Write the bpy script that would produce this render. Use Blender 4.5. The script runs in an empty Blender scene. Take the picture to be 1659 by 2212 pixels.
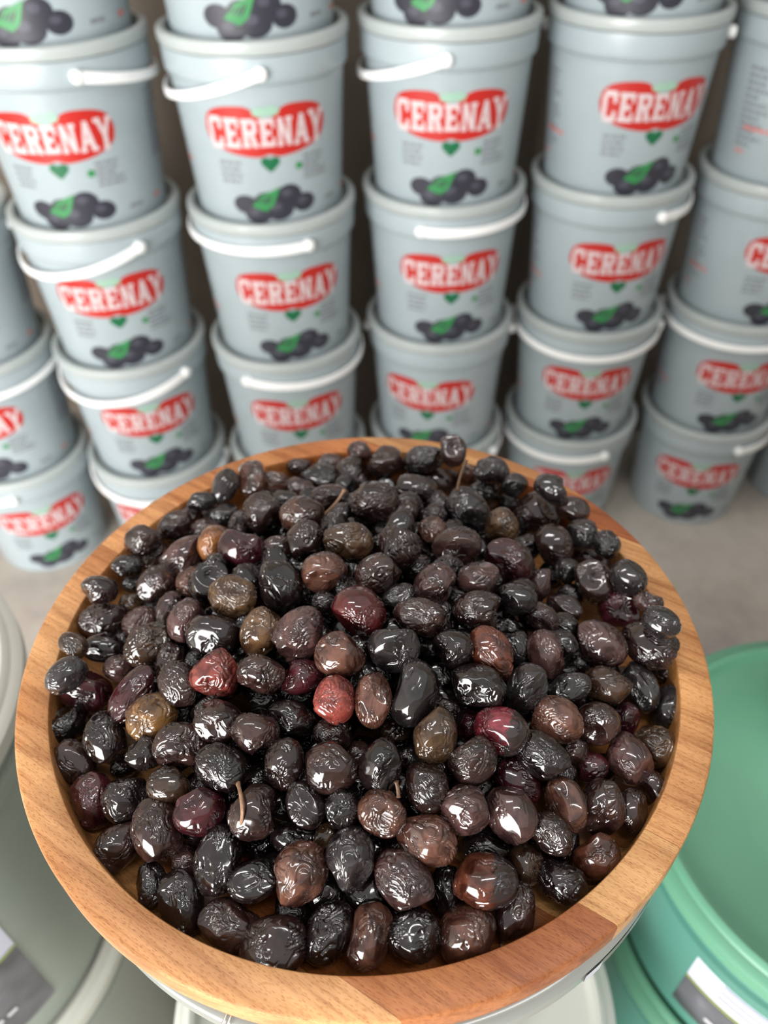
import bpy, bmesh, math, random
import numpy as np
from mathutils import Vector, Matrix

S = bpy.context.scene
COL = S.collection
PI = math.pi

# ------------------------------------------------------------------ camera
F_PX, PITCH, ROLL, ZC = 1733.08, 0.7477335, -0.0208337, 1.195
_c, _s, _cr, _sr = math.cos(PITCH), math.sin(PITCH), math.cos(ROLL), math.sin(ROLL)
_r0, _u0, _f0 = Vector((1, 0, 0)), Vector((0, _s, _c)), Vector((0, _c, -_s))
_right, _up = _cr * _r0 + _sr * _u0, -_sr * _r0 + _cr * _u0
cd = bpy.data.cameras.new('camera')
cd.sensor_fit = 'VERTICAL'
cd.sensor_height = 36.0
cd.sensor_width = 27.0
cd.lens = F_PX / 2212 * 36.0
cd.clip_start = 0.02
cd.dof.use_dof = True
cd.dof.focus_distance = 0.335
cd.dof.aperture_fstop = 7.2
cam = bpy.data.objects.new('camera', cd)
m3 = Matrix((_right, _up, -_f0)).transposed()
cam.matrix_world = Matrix.Translation((0, 0, ZC)) @ m3.to_4x4()
COL.objects.link(cam)
S.camera = cam

# ------------------------------------------------------------------ world, lights, exposure
S.view_settings.view_transform = 'Standard'
S.view_settings.look = 'None'
S.view_settings.gamma = 1.0
S.view_settings.use_curve_mapping = False
S.view_settings.exposure = 0.0
w = bpy.data.worlds.new('world')
S.world = w
w.use_nodes = True
w.node_tree.nodes['Background'].inputs['Color'].default_value = (1.0, 0.985, 0.965, 1)
w.node_tree.nodes['Background'].inputs['Strength'].default_value = 0.72


def area(name, loc, target, sx, sy, power, color=(1, 1, 1)):
    d = bpy.data.lights.new(name, 'AREA')
    d.shape = 'RECTANGLE'
    d.size, d.size_y = sx, sy
    d.energy = power
    d.color = color
    o = bpy.data.objects.new(name, d)
    o.location = loc
    o.rotation_euler = (Vector(target) - Vector(loc)).to_track_quat('-Z', 'Y').to_euler()
    COL.objects.link(o)
    return o


# daylight through the open shop doorway in the front wall, and two ceiling tubes
area('doorway_daylight', (-1.65, -1.86, 1.12), (-1.65, 2.0, 1.12), 2.1, 2.0, 215, (1.0, 0.985, 0.96))
area('ceiling_tube_light', (0.55, -0.35, 2.9), (0.55, -0.35, 0), 1.2, 0.06, 12, (1.0, 0.98, 0.95))
area('ceiling_tube_light', (-0.7, 0.5, 2.9), (-0.7, 0.5, 0), 1.2, 0.06, 12, (1.0, 0.98, 0.95))


# ------------------------------------------------------------------ helpers
def lin(r, g, b):
    f = lambda v: (v / 255 / 12.92) if v / 255 <= 0.04045 else ((v / 255 + 0.055) / 1.055) ** 2.4
    return (f(r), f(g), f(b), 1.0)


def mesh_obj(name, verts, faces, mat=None, parent=None, smooth=True, sharp=40):
    me = bpy.data.meshes.new(name)
    me.from_pydata([tuple(v) for v in verts], [], [tuple(f) for f in faces])
    if smooth:
        me.polygons.foreach_set('use_smooth', [True] * len(me.polygons))
        if sharp:
            me.set_sharp_from_angle(angle=math.radians(sharp))
    me.update()
    o = bpy.data.objects.new(name, me)
    if mat:
        me.materials.append(mat)
    if parent is not None:
        o.parent = parent
    COL.objects.link(o)
    return o


def empty(name, loc=(0, 0, 0), rz=0):
    o = bpy.data.objects.new(name, None)
    o.empty_display_size = 0.05
    o.location = loc
    o.rotation_euler = (0, 0, rz)
    COL.objects.link(o)
    return o


def tag(o, label=None, cat=None, group=None, kind=None):
    if label: o['label'] = label
    if cat: o['category'] = cat
    if group: o['group'] = group
    if kind: o['kind'] = kind
    return o


def lathe(profile, seg=72):
    vs, fs = [], []
    idx = []
    for r, z in profile:
        if r < 1e-6:
            idx.append([len(vs)]); vs.append((0, 0, z))
        else:
            idx.append(list(range(len(vs), len(vs) + seg)))
            for k in range(seg):
                a = 2 * PI * k / seg
                vs.append((r * math.cos(a), r * math.sin(a), z))
    for A, B in zip(idx, idx[1:]):
        for k in range(seg):
            k2 = (k + 1) % seg
            if len(A) == 1 and len(B) == 1: continue
            if len(A) == 1: fs.append((A[0], B[k2], B[k]))
            elif len(B) == 1: fs.append((A[k], A[k2], B[0]))
            else: fs.append((A[k], A[k2], B[k2], B[k]))
    return vs, fs


def tube(path, rad, seg=8, cap=True):
    pts = [Vector(p) for p in path]
    vs, fs = [], []
    n = len(pts)
    ref = Vector((0.3, 0.2, 1)).normalized()
    for i, p in enumerate(pts):
        t = (pts[min(i + 1, n - 1)] - pts[max(i - 1, 0)]).normalized()
        x = t.cross(ref)
        if x.length < 1e-3: x = t.cross(Vector((1, 0, 0)))
        x.normalize(); y = t.cross(x)
        r = rad[i] if isinstance(rad, (list, tuple)) else rad
        for k in range(seg):
            a = 2 * PI * k / seg
            vs.append(p + r * (math.cos(a) * x + math.sin(a) * y))
    for i in range(n - 1):
        for k in range(seg):
            k2 = (k + 1) % seg
            fs.append((i * seg + k, i * seg + k2, (i + 1) * seg + k2, (i + 1) * seg + k))
    if cap:
        fs.append(tuple(range(seg))[::-1]); fs.append(tuple(range((n - 1) * seg, n * seg)))
    return vs, fs


class NT:
    def __init__(self, name):
        self.m = bpy.data.materials.new(name)
        self.m.use_nodes = True
        self.t = self.m.node_tree
        self.b = self.t.nodes['Principled BSDF']
    def n(self, typ, **kw):
        nd = self.t.nodes.new(typ)
        for k, v in kw.items():
            if k in nd.inputs: nd.inputs[k].default_value = v
            else: setattr(nd, k, v)
        return nd
    def l(self, a, b): self.t.links.new(a, b)
    def ramp(self, fac, stops):
        r = self.n('ShaderNodeValToRGB')
        el = r.color_ramp.elements
        while len(el) > 1: el.remove(el[0])
        el[0].position, el[0].color = stops[0]
        for p, c in stops[1:]:
            e = el.new(p); e.color = c
        self.l(fac, r.inputs['Fac'])
        return r.outputs['Color']
    def mix(self, mode, fac, a, b):
        x = self.n('ShaderNodeMix', data_type='RGBA', blend_type=mode)
        for s, v in ((x.inputs[0], fac), (x.inputs[6], a), (x.inputs[7], b)):
            if hasattr(v, 'is_linked'): self.l(v, s)
            else: s.default_value = v
        return x.outputs[2]
    def bump(self, h, strength, dist):
        b = self.n('ShaderNodeBump', Strength=strength, Distance=dist)
        self.l(h, b.inputs['Height']); self.l(b.outputs[0], self.b.inputs['Normal'])


def plastic(name, col, rough=0.35, var=0.04, spec=0.5, sss=0.0):
    a = NT(name)
    tc = a.n('ShaderNodeTexCoord')
    no = a.n('ShaderNodeTexNoise', Scale=9.0, Detail=4.0)
    a.l(tc.outputs['Object'], no.inputs['Vector'])
    lo = tuple(c * (1 - var * 2) for c in col[:3]) + (1,)
    hi = tuple(min(1, c * (1 + var)) for c in col[:3]) + (1,)
    a.l(a.ramp(no.outputs['Fac'], [(0.3, lo), (0.7, hi)]), a.b.inputs['Base Color'])
    a.b.inputs['Roughness'].default_value = rough
    a.b.inputs['Specular IOR Level'].default_value = spec
    if sss:
        a.b.inputs['Subsurface Weight'].default_value = sss
        a.b.inputs['Subsurface Radius'].default_value = (0.01, 0.012, 0.01)
    return a.m


def flat(name, col, rough=0.5):
    a = NT(name)
    a.b.inputs['Base Color'].default_value = col
    a.b.inputs['Roughness'].default_value = rough
    return a.m


M_PAIL = plastic('pail_plastic', lin(161, 173, 178), 0.32)
M_LID = plastic('pail_lid_plastic', lin(170, 177, 176), 0.28)
M_HANDLE = plastic('white_handle_plastic', lin(246, 246, 246), 0.35, 0.01)
M_RED = flat('print_red', lin(182, 38, 32), 0.4)
M_LETTER = flat('print_letter_white', lin(206, 190, 192), 0.4)
M_GREEN = flat('print_green', lin(52, 132, 76), 0.4)
M_DGREEN = flat('print_dark_green', lin(22, 100, 64), 0.4)
M_PGREEN = flat('print_pale_green', lin(150, 186, 166), 0.4)
M_FRUIT = flat('print_fruit', lin(50, 50, 60), 0.4)
M_FRUIT2 = flat('print_fruit_sheen', lin(74, 74, 86), 0.4)
M_INK = flat('print_grey_ink', lin(128, 132, 138), 0.5)
M_PINK = flat('print_pink_ink', lin(212, 120, 112), 0.5)
M_WTUB = plastic('white_tub_plastic', lin(146, 156, 148), 0.3, 0.05)
M_WLID = plastic('white_tub_lid', lin(196, 197, 188), 0.3, 0.03)
M_CREAM = plastic('cream_tub_lid', lin(200, 202, 193), 0.3, 0.03)
M_GTUB = plastic('green_tub_plastic', lin(86, 142, 128), 0.25, 0.05)
M_GLID = plastic('green_tub_lid', lin(97, 154, 126), 0.4, 0.05)
M_GREY = plastic('grey_tub_plastic', lin(146, 150, 146), 0.16, 0.04)
M_GREYBODY = plastic('grey_tub_body', lin(120, 128, 126), 0.3, 0.04)
M_PAPER = flat('label_paper', lin(206, 208, 226), 0.45)
M_LIME = flat('label_lime', lin(160, 178, 60), 0.45)
M_STEEL = NT('clip_steel'); M_STEEL.b.inputs['Metallic'].default_value = 1.0
M_STEEL.b.inputs['Roughness'].default_value = 0.3; M_STEEL = M_STEEL.m


def photo_mat():
    a = NT('label_photo_print')
    tc = a.n('ShaderNodeTexCoord')
    no = a.n('ShaderNodeTexNoise', Scale=22.0, Detail=2.0)
    a.l(tc.outputs['Object'], no.inputs['Vector'])
    a.l(a.ramp(no.outputs['Fac'], [(0.35, lin(62, 62, 66)), (0.6, lin(104, 104, 112)), (0.8, lin(150, 148, 158))]), a.b.inputs['Base Color'])
    a.b.inputs['Roughness'].default_value = 0.4
    return a.m


M_PHOTO = photo_mat()


def floor_mat():
    a = NT('concrete')
    tc = a.n('ShaderNodeTexCoord')
    n1 = a.n('ShaderNodeTexNoise', Scale=4.0, Detail=6.0, Roughness=0.6)
    n2 = a.n('ShaderNodeTexNoise', Scale=40.0, Detail=4.0)
    a.l(tc.outputs['Object'], n1.inputs['Vector']); a.l(tc.outputs['Object'], n2.inputs['Vector'])
    c = a.ramp(n1.outputs['Fac'], [(0.3, lin(152, 143, 138)), (0.48, lin(176, 168, 158)), (0.70, lin(190, 183, 174))])
    c2 = a.mix('MULTIPLY', 0.35, c, a.ramp(n2.outputs['Fac'], [(0.3, (0.75, 0.75, 0.75, 1)), (0.7, (1, 1, 1, 1))]))
    a.l(c2, a.b.inputs['Base Color'])
    a.b.inputs['Roughness'].default_value = 0.55
    a.bump(n2.outputs['Fac'], 0.15, 0.002)
    return a.m


def wall_mat():
    a = NT('dark_wall')
    tc = a.n('ShaderNodeTexCoord')
    n1 = a.n('ShaderNodeTexNoise', Scale=3.0, Detail=5.0)
    a.l(tc.outputs['Object'], n1.inputs['Vector'])
    a.l(a.ramp(n1.outputs['Fac'], [(0.3, lin(128, 117, 106)), (0.7, lin(152, 140, 128))]), a.b.inputs['Base Color'])
    a.b.inputs['Roughness'].default_value = 0.8
    return a.m


GRAIN = math.radians(-33)


def wood_mat():
    a = NT('beech_wood')
    tc = a.n('ShaderNodeTexCoord')
    oi = a.n('ShaderNodeObjectInfo')
    mp = a.n('ShaderNodeMapping'); mp.inputs['Rotation'].default_value = (0, 0, -GRAIN)
    a.l(tc.outputs['Object'], mp.inputs['Vector'])
    # offset the figure per plank
    ofs = a.n('ShaderNodeVectorMath', operation='SCALE'); ofs.inputs[0].default_value = (0.7, 0.0, 1.3)
    a.l(oi.outputs['Random'], ofs.inputs['Scale'])
    ad = a.n('ShaderNodeVectorMath', operation='ADD')
    a.l(mp.outputs[0], ad.inputs[0]); a.l(ofs.outputs[0], ad.inputs[1])
    V = ad.outputs[0]
    def st(sx, sy, sz):
        q = a.n('ShaderNodeVectorMath', operation='MULTIPLY'); q.inputs[1].default_value = (sx, sy, sz)
        a.l(V, q.inputs[0]); return q.outputs[0]
    n1 = a.n('ShaderNodeTexNoise', Scale=1.0, Detail=5.0, Roughness=0.6, Distortion=0.4)
    a.l(st(9, 110, 110), n1.inputs['Vector'])
    n2 = a.n('ShaderNodeTexNoise', Scale=1.0, Detail=2.0)
    a.l(st(4, 28, 28), n2.inputs['Vector'])
    fl = a.n('ShaderNodeTexVoronoi', Scale=1.0, Randomness=1.0)
    a.l(st(330, 2100, 2100), fl.inputs['Vector'])
    base = oi.outputs['Color']
    g = a.ramp(n1.outputs['Fac'], [(0.30, (0.62, 0.52, 0.45, 1)), (0.5, (0.96, 0.94, 0.92, 1)), (0.7, (1.10, 1.10, 1.10, 1))])
    c = a.mix('MULTIPLY', 0.9, base, g)
    g2 = a.ramp(n2.outputs['Fac'], [(0.36, (0.72, 0.60, 0.52, 1)), (0.52, (1, 1, 1, 1)), (0.7, (1.08, 1.08, 1.05, 1))])
    c = a.mix('MULTIPLY', 0.95, c, g2)
    n3 = a.n('ShaderNodeTexNoise', Scale=1.0, Detail=3.0, Roughness=0.7)
    a.l(st(38, 620, 620), n3.inputs['Vector'])
    c = a.mix('MULTIPLY', 0.9, c, a.ramp(n3.outputs['Fac'], [(0.32, (0.70, 0.60, 0.52, 1)), (0.50, (1, 1, 1, 1)), (0.70, (1.10, 1.10, 1.10, 1))]))
    d = a.ramp(fl.outputs['Distance'], [(0.18, (0.58, 0.44, 0.34, 1)), (0.34, (1, 1, 1, 1))])
    c = a.mix('MULTIPLY', 0.85, c, d)
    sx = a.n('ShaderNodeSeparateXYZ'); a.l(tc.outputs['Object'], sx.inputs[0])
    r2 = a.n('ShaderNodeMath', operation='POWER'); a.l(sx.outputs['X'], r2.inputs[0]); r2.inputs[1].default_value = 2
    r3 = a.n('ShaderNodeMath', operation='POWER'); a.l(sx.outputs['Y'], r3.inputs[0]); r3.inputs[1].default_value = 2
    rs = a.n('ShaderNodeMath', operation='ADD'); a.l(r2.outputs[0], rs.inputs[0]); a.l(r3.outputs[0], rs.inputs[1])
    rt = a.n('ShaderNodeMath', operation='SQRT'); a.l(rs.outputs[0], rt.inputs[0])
    inner = a.n('ShaderNodeMapRange'); a.l(rt.outputs[0], inner.inputs['Value'])  # mask that makes the wood darker and glossier inside the rim
    inner.inputs['From Min'].default_value = .1546; inner.inputs['From Max'].default_value = .1552; inner.inputs['To Min'].default_value = 1; inner.inputs['To Max'].default_value = 0
    c = a.mix('MIX', inner.outputs[0], c, a.mix('MULTIPLY', 1.0, c, (0.66, 0.60, 0.50, 1)))
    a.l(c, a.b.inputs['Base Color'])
    wr = a.n('ShaderNodeMapRange'); a.l(inner.outputs[0], wr.inputs['Value']); wr.inputs['To Min'].default_value = .42; wr.inputs['To Max'].default_value = .25
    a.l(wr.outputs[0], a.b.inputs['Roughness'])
    a.b.inputs['Specular IOR Level'].default_value = 0.35
    mixh = a.mix('MIX', 0.5, n1.outputs['Fac'], fl.outputs['Distance'])
    a.bump(mixh, 0.18, 0.0006)
    return a.m


def olive_mat(two_tone=False):
    a = NT('olive_skin_two_tone' if two_tone else 'olive_skin')
    tc = a.n('ShaderNodeTexCoord')
    oi = a.n('ShaderNodeObjectInfo')
    of = a.n('ShaderNodeVectorMath', operation='SCALE'); of.inputs[0].default_value = (31, 17, 43)
    a.l(oi.outputs['Random'], of.inputs['Scale'])
    ad = a.n('ShaderNodeVectorMath', operation='ADD')
    a.l(tc.outputs['Object'], ad.inputs[0]); a.l(of.outputs[0], ad.inputs[1])
    n1 = a.n('ShaderNodeTexNoise', Scale=1.1, Detail=3.0, Distortion=0.6)
    n2 = a.n('ShaderNodeTexNoise', Scale=4.5, Detail=4.0, Distortion=1.2)
    n3 = a.n('ShaderNodeTexNoise', Scale=9.0, Detail=1.0)
    for q in (n1, n2, n3): a.l(ad.outputs[0], q.inputs['Vector'])
    dark = a.mix('MULTIPLY', 1.0, oi.outputs['Color'], (0.38, 0.34, 0.36, 1))
    c = a.mix('MIX', a.ramp(n1.outputs['Fac'], [(0.42, (0, 0, 0, 1)), (0.56, (1, 1, 1, 1))]), dark, oi.outputs['Color'])
    c = a.mix('MULTIPLY', 0.6, c, a.ramp(n2.outputs['Fac'], [(0.3, (0.55, 0.5, 0.5, 1)), (0.7, (1.15, 1.12, 1.1, 1))]))
    if two_tone:                                  # one end has stayed almost black
        sp = a.n('ShaderNodeSeparateXYZ'); a.l(tc.outputs['Object'], sp.inputs[0])
        sm = a.n('ShaderNodeMath', operation='MULTIPLY_ADD'); a.l(n2.outputs['Fac'], sm.inputs[0]); sm.inputs[1].default_value = 1.1; a.l(sp.outputs['X'], sm.inputs[2])
        c = a.mix('MIX', a.ramp(sm.outputs[0], [(.70, (0, 0, 0, 1)), (.86, (1, 1, 1, 1))]), c, lin(40, 32, 32))
    a.l(c, a.b.inputs['Base Color'])
    rr = a.n('ShaderNodeMapRange'); rr.inputs['From Min'].default_value = 0.35; rr.inputs['From Max'].default_value = 0.7
    rr.inputs['To Min'].default_value = 0.06; rr.inputs['To Max'].default_value = 0.17
    a.l(n2.outputs['Fac'], rr.inputs['Value']); a.l(rr.outputs[0], a.b.inputs['Roughness'])
    a.b.inputs['IOR'].default_value = 1.5
    a.b.inputs['Specular IOR Level'].default_value = 0.6
    a.b.inputs['Coat Weight'].default_value = 0.72
    a.b.inputs['Coat Roughness'].default_value = 0.06
    a.bump(n3.outputs['Fac'], 0.03, 0.0005)
    return a.m


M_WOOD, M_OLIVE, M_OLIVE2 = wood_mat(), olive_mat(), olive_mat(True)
M_STEM = plastic('olive_stem_bark', lin(92, 66, 46), 0.6, 0.2)
M_STEM2 = plastic('olive_stem_pale', lin(150, 116, 90), 0.6, 0.15)

# ------------------------------------------------------------------ the room
g = 4.0
vs = [(-3, -2, 0), (3, -2, 0), (3, 1.62, 0), (-3, 1.62, 0), (-3, -2, -.1), (3, -2, -.1), (3, 1.62, -.1), (-3, 1.62, -.1)]
BOXF = [(0, 1, 2, 3), (7, 6, 5, 4), (0, 4, 5, 1), (1, 5, 6, 2), (2, 6, 7, 3), (3, 7, 4, 0)]
tag(mesh_obj('floor', vs, BOXF, floor_mat(), smooth=False), 'worn grey-beige concrete floor', kind='structure')
vs = [(-3, 1.56, 0), (3, 1.56, 0), (3, 1.66, 0), (-3, 1.66, 0), (-3, 1.56, 2.6), (3, 1.56, 2.6), (3, 1.66, 2.6), (-3, 1.66, 2.6)]
tag(mesh_obj('wall_back', vs, [(3, 2, 1, 0), (4, 5, 6, 7), (0, 1, 5, 4), (1, 2, 6, 5), (2, 3, 7, 6), (3, 0, 4, 7)], wall_mat(), smooth=False),
    'dark brown-grey wall behind the bucket stacks', kind='structure')



def wall(name, x0, y0, x1, y1, label, z0=0, z1=2.6):  # unseen walls, added to block low sky light and leave it overhead
    vs = [(x0, y0, z0), (x1, y0, z0), (x1, y1, z0), (x0, y1, z0), (x0, y0, z1), (x1, y0, z1), (x1, y1, z1), (x0, y1, z1)]
    tag(mesh_obj(name, vs, [(3, 2, 1, 0), (4, 5, 6, 7), (0, 1, 5, 4), (1, 2, 6, 5), (2, 3, 7, 6), (3, 0, 4, 7)], M_WALL2, smooth=False), label, kind='structure')


M_WALL2 = flat('painted_wall', lin(170, 166, 158), 0.8)
wall('unseen_wall_left', -3.0, -2.0, -2.9, 1.56, 'unseen side wall, added to block low sky light')
wall('unseen_wall_right', 2.9, -2.0, 3.0, 1.56, 'unseen side wall, added to block low sky light')
wall('unseen_wall_front', -.58, -2.0, 2.9, -1.9, 'unseen wall beside the doorway, added to block low sky light')
wall('unseen_wall_front', -2.9, -2.0, -2.72, -1.9, 'unseen wall corner by the doorway, added to block low sky light')

# ------------------------------------------------------------------ printed buckets
RR, PITCH_H = 0.130, 0.2333


def body_r(z): return 0.1085 + (0.1205 - 0.1085) * z / 0.196


def on_body(s, z, off):
    r = body_r(z) + off
    a = s / 0.116
    return (r * math.sin(a), -r * math.cos(a), z)


def strip(cols, off, ny=4):
    """cols: (s, z_bottom, z_top) columns -> curved sheet lying on the pail"""
    vs, fs = [], []
    for s, z0, z1 in cols:
        for j in range(ny + 1): vs.append(on_body(s, z0 + (z1 - z0) * j / ny, off))
    n = ny + 1
    for i in range(len(cols) - 1):
        for j in range(ny):
            fs.append((i * n + j, (i + 1) * n + j, (i + 1) * n + j + 1, i * n + j + 1))
    return vs, fs


def join(parts):
    V, Fc = [], []
    for vs, fs in parts:
        k = len(V); V += list(vs); Fc += [tuple(i + k for i in f) for f in fs]
    return V, Fc


def ellipse(s, z, rs, rz, off, n=18):
    cols = []
    for i in range(n + 1):
        t = -1 + 2 * i / n
        t = math.sin(t * PI / 2)
        h = rz * math.sqrt(max(0, 1 - t * t)) + 1e-5
        cols.append((s + rs * t, z - h, z + h))
    return strip(cols, off, 3)


def quadp(p, off, n=4):
    """quad p0 p1 p2 p3 = bottom-left, bottom-right, top-right, top-left in (s, z)"""
    vs, fs = [], []
    for i in range(n + 1):
        t = i / n
        b = (p[0][0] + (p[1][0] - p[0][0]) * t, p[0][1] + (p[1][1] - p[0][1]) * t)
        u = (p[3][0] + (p[2][0] - p[3][0]) * t, p[3][1] + (p[2][1] - p[3][1]) * t)
        vs += [on_body(*b, off), on_body(*u, off)]
    for i in range(n): fs.append((2 * i, 2 * i + 2, 2 * i + 3, 2 * i + 1))
    return vs, fs


def R(x0, y0, x1, y1): return ((x0, y0), (x1, y0), (x1, y1), (x0, y1))
GLYPH = {
    'C': [R(.05, .15, .33, .85), R(.16, 0, .82, .18), R(.16, .82, .82, 1), R(.72, .62, .95, .98), R(.72, .02, .95, .36)],
    'E': [R(.0, 0, .2, .14), R(.12, 0, .42, 1), R(.0, .86, .2, 1), R(.42, 0, .95, .17), R(.42, .83, .95, 1), R(.42, .42, .75, .58), R(.78, .17, .95, .34), R(.78, .66, .95, .83)],
    'R': [R(0, 0, .52, .13), R(.1, 0, .4, 1), R(0, .87, .2, 1), R(.4, .84, .78, 1), R(.4, .44, .78, .6), R(.68, .5, .95, .94), ((.66, 0), (1, 0), (.74, .48), (.46, .48))],
    'N': [R(0, 0, .36, .13), R(.08, 0, .3, 1), ((.62, 0), (.86, 0), (.34, 1), (.06, 1)), R(.66, 0, .9, 1), R(.58, .87, 1, 1)],
    'A': [R(-.04, 0, .34, .13), R(.64, 0, 1.06, .13), ((.04, 0), (.26, 0), (.6, 1), (.4, 1)), ((.66, 0), (.98, 0), (.64, 1), (.36, 1)), R(.28, .26, .74, .42)],
    'Y': [R(.3, 0, .72, .13), R(.37, 0, .66, .5), ((.37, .45), (.64, .45), (.3, 1), (.02, 1)), ((.4, .45), (.66, .45), (1, 1), (.76, 1)), R(-.06, .87, .36, 1), R(.68, .87, 1.06, 1)],
}


def lettering(text, s0, s1, z0, z1, off):
    n = len(text); wd = (s1 - s0) / n
    out = []
    for k, ch in enumerate(text):
        u = (k + .5) / n * 2 - 1
        h = 1.0 + .22 * abs(u) ** 1.5            # outer letters stand taller
        for j, q in enumerate(GLYPH[ch]):
            out.append(quadp([(s0 + wd * (k + .04 + .92 * x), z0 + (z1 - z0) * ((y - .5) * h + .5)) for x, y in q], off + j * 2e-5))
    return join(out)


def logo_shape(zc, hw, off):
    cols = []
    for i in range(61):
        u = -1 + 2 * i / 60
        e = max(0.0, 1 - abs(u) ** 5)
        top = .004 + .027 * (e ** .45) - .019 * math.exp(-(u / .19) ** 2)
        bot = -.002 - .034 * (max(0, 1 - u * u) ** .42) + .004 * math.exp(-(u / .10) ** 2)
        cols.append((u * hw, zc + bot, zc + top))
    return strip(cols, off, 6)


def lines(s, z, w_, n, lh, rag, off, seed):
    rnd = random.Random(seed); out = []
    for i in range(n):
        x = s - w_ / 2
        zz = z - i * lh
        end = s + w_ / 2 - rnd.random() * rag
        while x < end - .003:
            l = min(rnd.uniform(.006, .014), end - x)
            out.append(quadp([(x, zz), (x + l, zz), (x + l, zz + lh * .55), (x, zz + lh * .55)], off, 2))
            x += l + .0022
    return join(out)


def make_bucket():
    root = empty('bucket')
    prof = [(0, 0), (.105, 0), (.1078, .0012), (.1086, .004), (.1205, .196), (.1238, .1975), (.1260, .200), (.1266, .206), (.1272, .226), (.1266, .2312), (.122, .2322), (.1165, .2322), (.116, .20), (0.112, .19)]
    mesh_obj('body', *lathe(prof, 96), M_PAIL, root)
    lp = [(0, .2326), (.1125, .2326), (.1158, .2330), (.1170, .2360), (.1176, .2450), (.1192, .2486), (.1225, .2496), (.1265, .2494), (.1292, .2475), (.1300, .2440), (.1299, .2365), (.1290, .2335), (.1272, .2326), (.1200, .2326)]
    mesh_obj('lid', *lathe(lp, 96), M_LID, root)
    # front print
    lg = mesh_obj('logo_badge', *logo_shape(.142, .086, .0003), M_RED, root)
    mesh_obj('logo_lettering', *lettering('CERENAY', -.083, .083, .1205, .1565, .0006), M_LETTER, lg)
    mesh_obj('logo_leaf', *join([ellipse(-.007, .165, .011, .006, .0005), ellipse(.008, .166, .010, .006, .0006)]), M_PGREEN, lg)
    cols = [(-.013 + .026 * i / 20, .1005 - .013 * (1 - abs(-1 + i / 10)) ** .8 - .002, .1035 + .003 * math.sin(PI * (i % 10) / 10)) for i in range(21)]
    mesh_obj('heart_mark', *strip(cols, .0006, 3), M_DGREEN, lg)
    z = .040
    fr = [(-.043, z, .019, .0135), (-.026, z - .014, .020, .0145), (.006, z - .008, .023, .0165), (.023, z + .011, .019, .0155), (.046, z - .003, .018, .0135), (-.01, z + .004, .020, .014)]
    pic = mesh_obj('olive_picture', *join([ellipse(a, b, c, d, .0003 + i * 4e-5) for i, (a, b, c, d) in enumerate(fr)]), M_FRUIT, root)
    mesh_obj('picture_highlight', *join([ellipse(a - c * .2, b + d * .25, c * .42, d * .36, .0006 + i * 4e-5) for i, (a, b, c, d) in enumerate(fr[1:5])]), M_FRUIT2, pic)
    mesh_obj('picture_leaf', *join([quadp([(-.034, z - .002), (-.014, z - .010), (.004, z + .022), (-.018, z + .014)], .0009, 4), quadp([(-.014, z - .010), (-.002, z - .002), (.010, z + .024), (.004, z + .022)], .0009, 3)]), M_GREEN, pic)
    for q in ((-.057, .096, .034, 4, .0085, .006, .0004, 3), (.068, .100, .040, 5, .0075, .012, .0004, 5), (.099, .030, .024, 1, .010, .002, .0004, 8),
              (-.178, .165, .046, 12, .0095, .02, .0004, 11), (.178, .170, .05, 10, .0095, .02, .0004, 12)):
        mesh_obj('text_block', *lines(*q), M_INK, root)
    for q in ((-.165, .085, .05, 1, .008, .01, .0005, 21), (-.182, .05, .03, 1, .008, .01, .0005, 22), (.150, .030, .02, 1, .011, .002, .0005, 23)):
        mesh_obj('text_line', *lines(*q), M_PINK, root)
    mesh_obj('green_print', *ellipse(.041, .090, .0055, .005, .0005), M_GREEN, root)
    # strap handle, a flat half ring hinged on two round bosses (own origin so it can swing)
    return root


def handle_mesh(tilt):
    vs, fs = [], []
    Rm, zE = .1316, .2135
    n = 48
    for i in range(n + 1):
        t = PI * i / n
        h = .0057 + .0018 * abs(math.cos(t)) ** 3
        k = math.sin(t)
        r_out = Rm + .0022 + .001 * k
        bow = -math.sin(tilt) * Rm * k
        for dr, dz in ((-.0016, -h), (.0014, -h * .9), (.0022, 0), (.0014, h * .9), (-.0016, h), (-.0022, 0)):
            r = Rm + dr + .0006
            vs.append((r * math.cos(t), -r * math.sin(t) * (1 - .25 * (1 - math.cos(tilt))), zE + bow + dz))
    for i in range(n):
        for k in range(6):
            fs.append((i * 6 + k, i * 6 + (k + 1) % 6, (i + 1) * 6 + (k + 1) % 6, (i + 1) * 6 + k))
    fs += [tuple(range(6))[::-1], tuple(range(n * 6, n * 6 + 6))]
    return vs, fs


def knob_mesh(sgn):
    p = [(0, .0062), (.006, .0058), (.0082, .0040), (.0086, 0), (.0080, -.0055)]
    vs, fs = lathe(p, 20)
    return [(sgn * (.1312 + z), x, .2135 + y) for x, y, z in vs], fs


HANDLE = {}


def add_handle(root, az_world, tilt):
    key = round(tilt, 2)
    if key not in HANDLE:
        h = mesh_obj('handle', *handle_mesh(tilt), M_HANDLE)
        kn = [mesh_obj('handle_boss', *knob_mesh(s), M_HANDLE, h) for s in (1, -1)]
        HANDLE[key] = h
        new, kids = h, kn
    else:
        src = HANDLE[key]
        new = src.copy(); COL.objects.link(new)
        for k in list(src.children):
            c = k.copy(); c.parent = new; COL.objects.link(c)
    new.parent = root
    new.rotation_euler = (0, 0, az_world + PI / 2 - root.rotation_euler.z)
    return new


COLS = {'Z': (-5.432, 9.527), 'A': (-3.368, 9.563), 'B': (-1.267, 9.634), 'C': (.8226, 10.005), 'D': (2.934, 10.202), 'E': (5.084, 10.286), 'F': (7.2, 10.55)}
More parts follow.
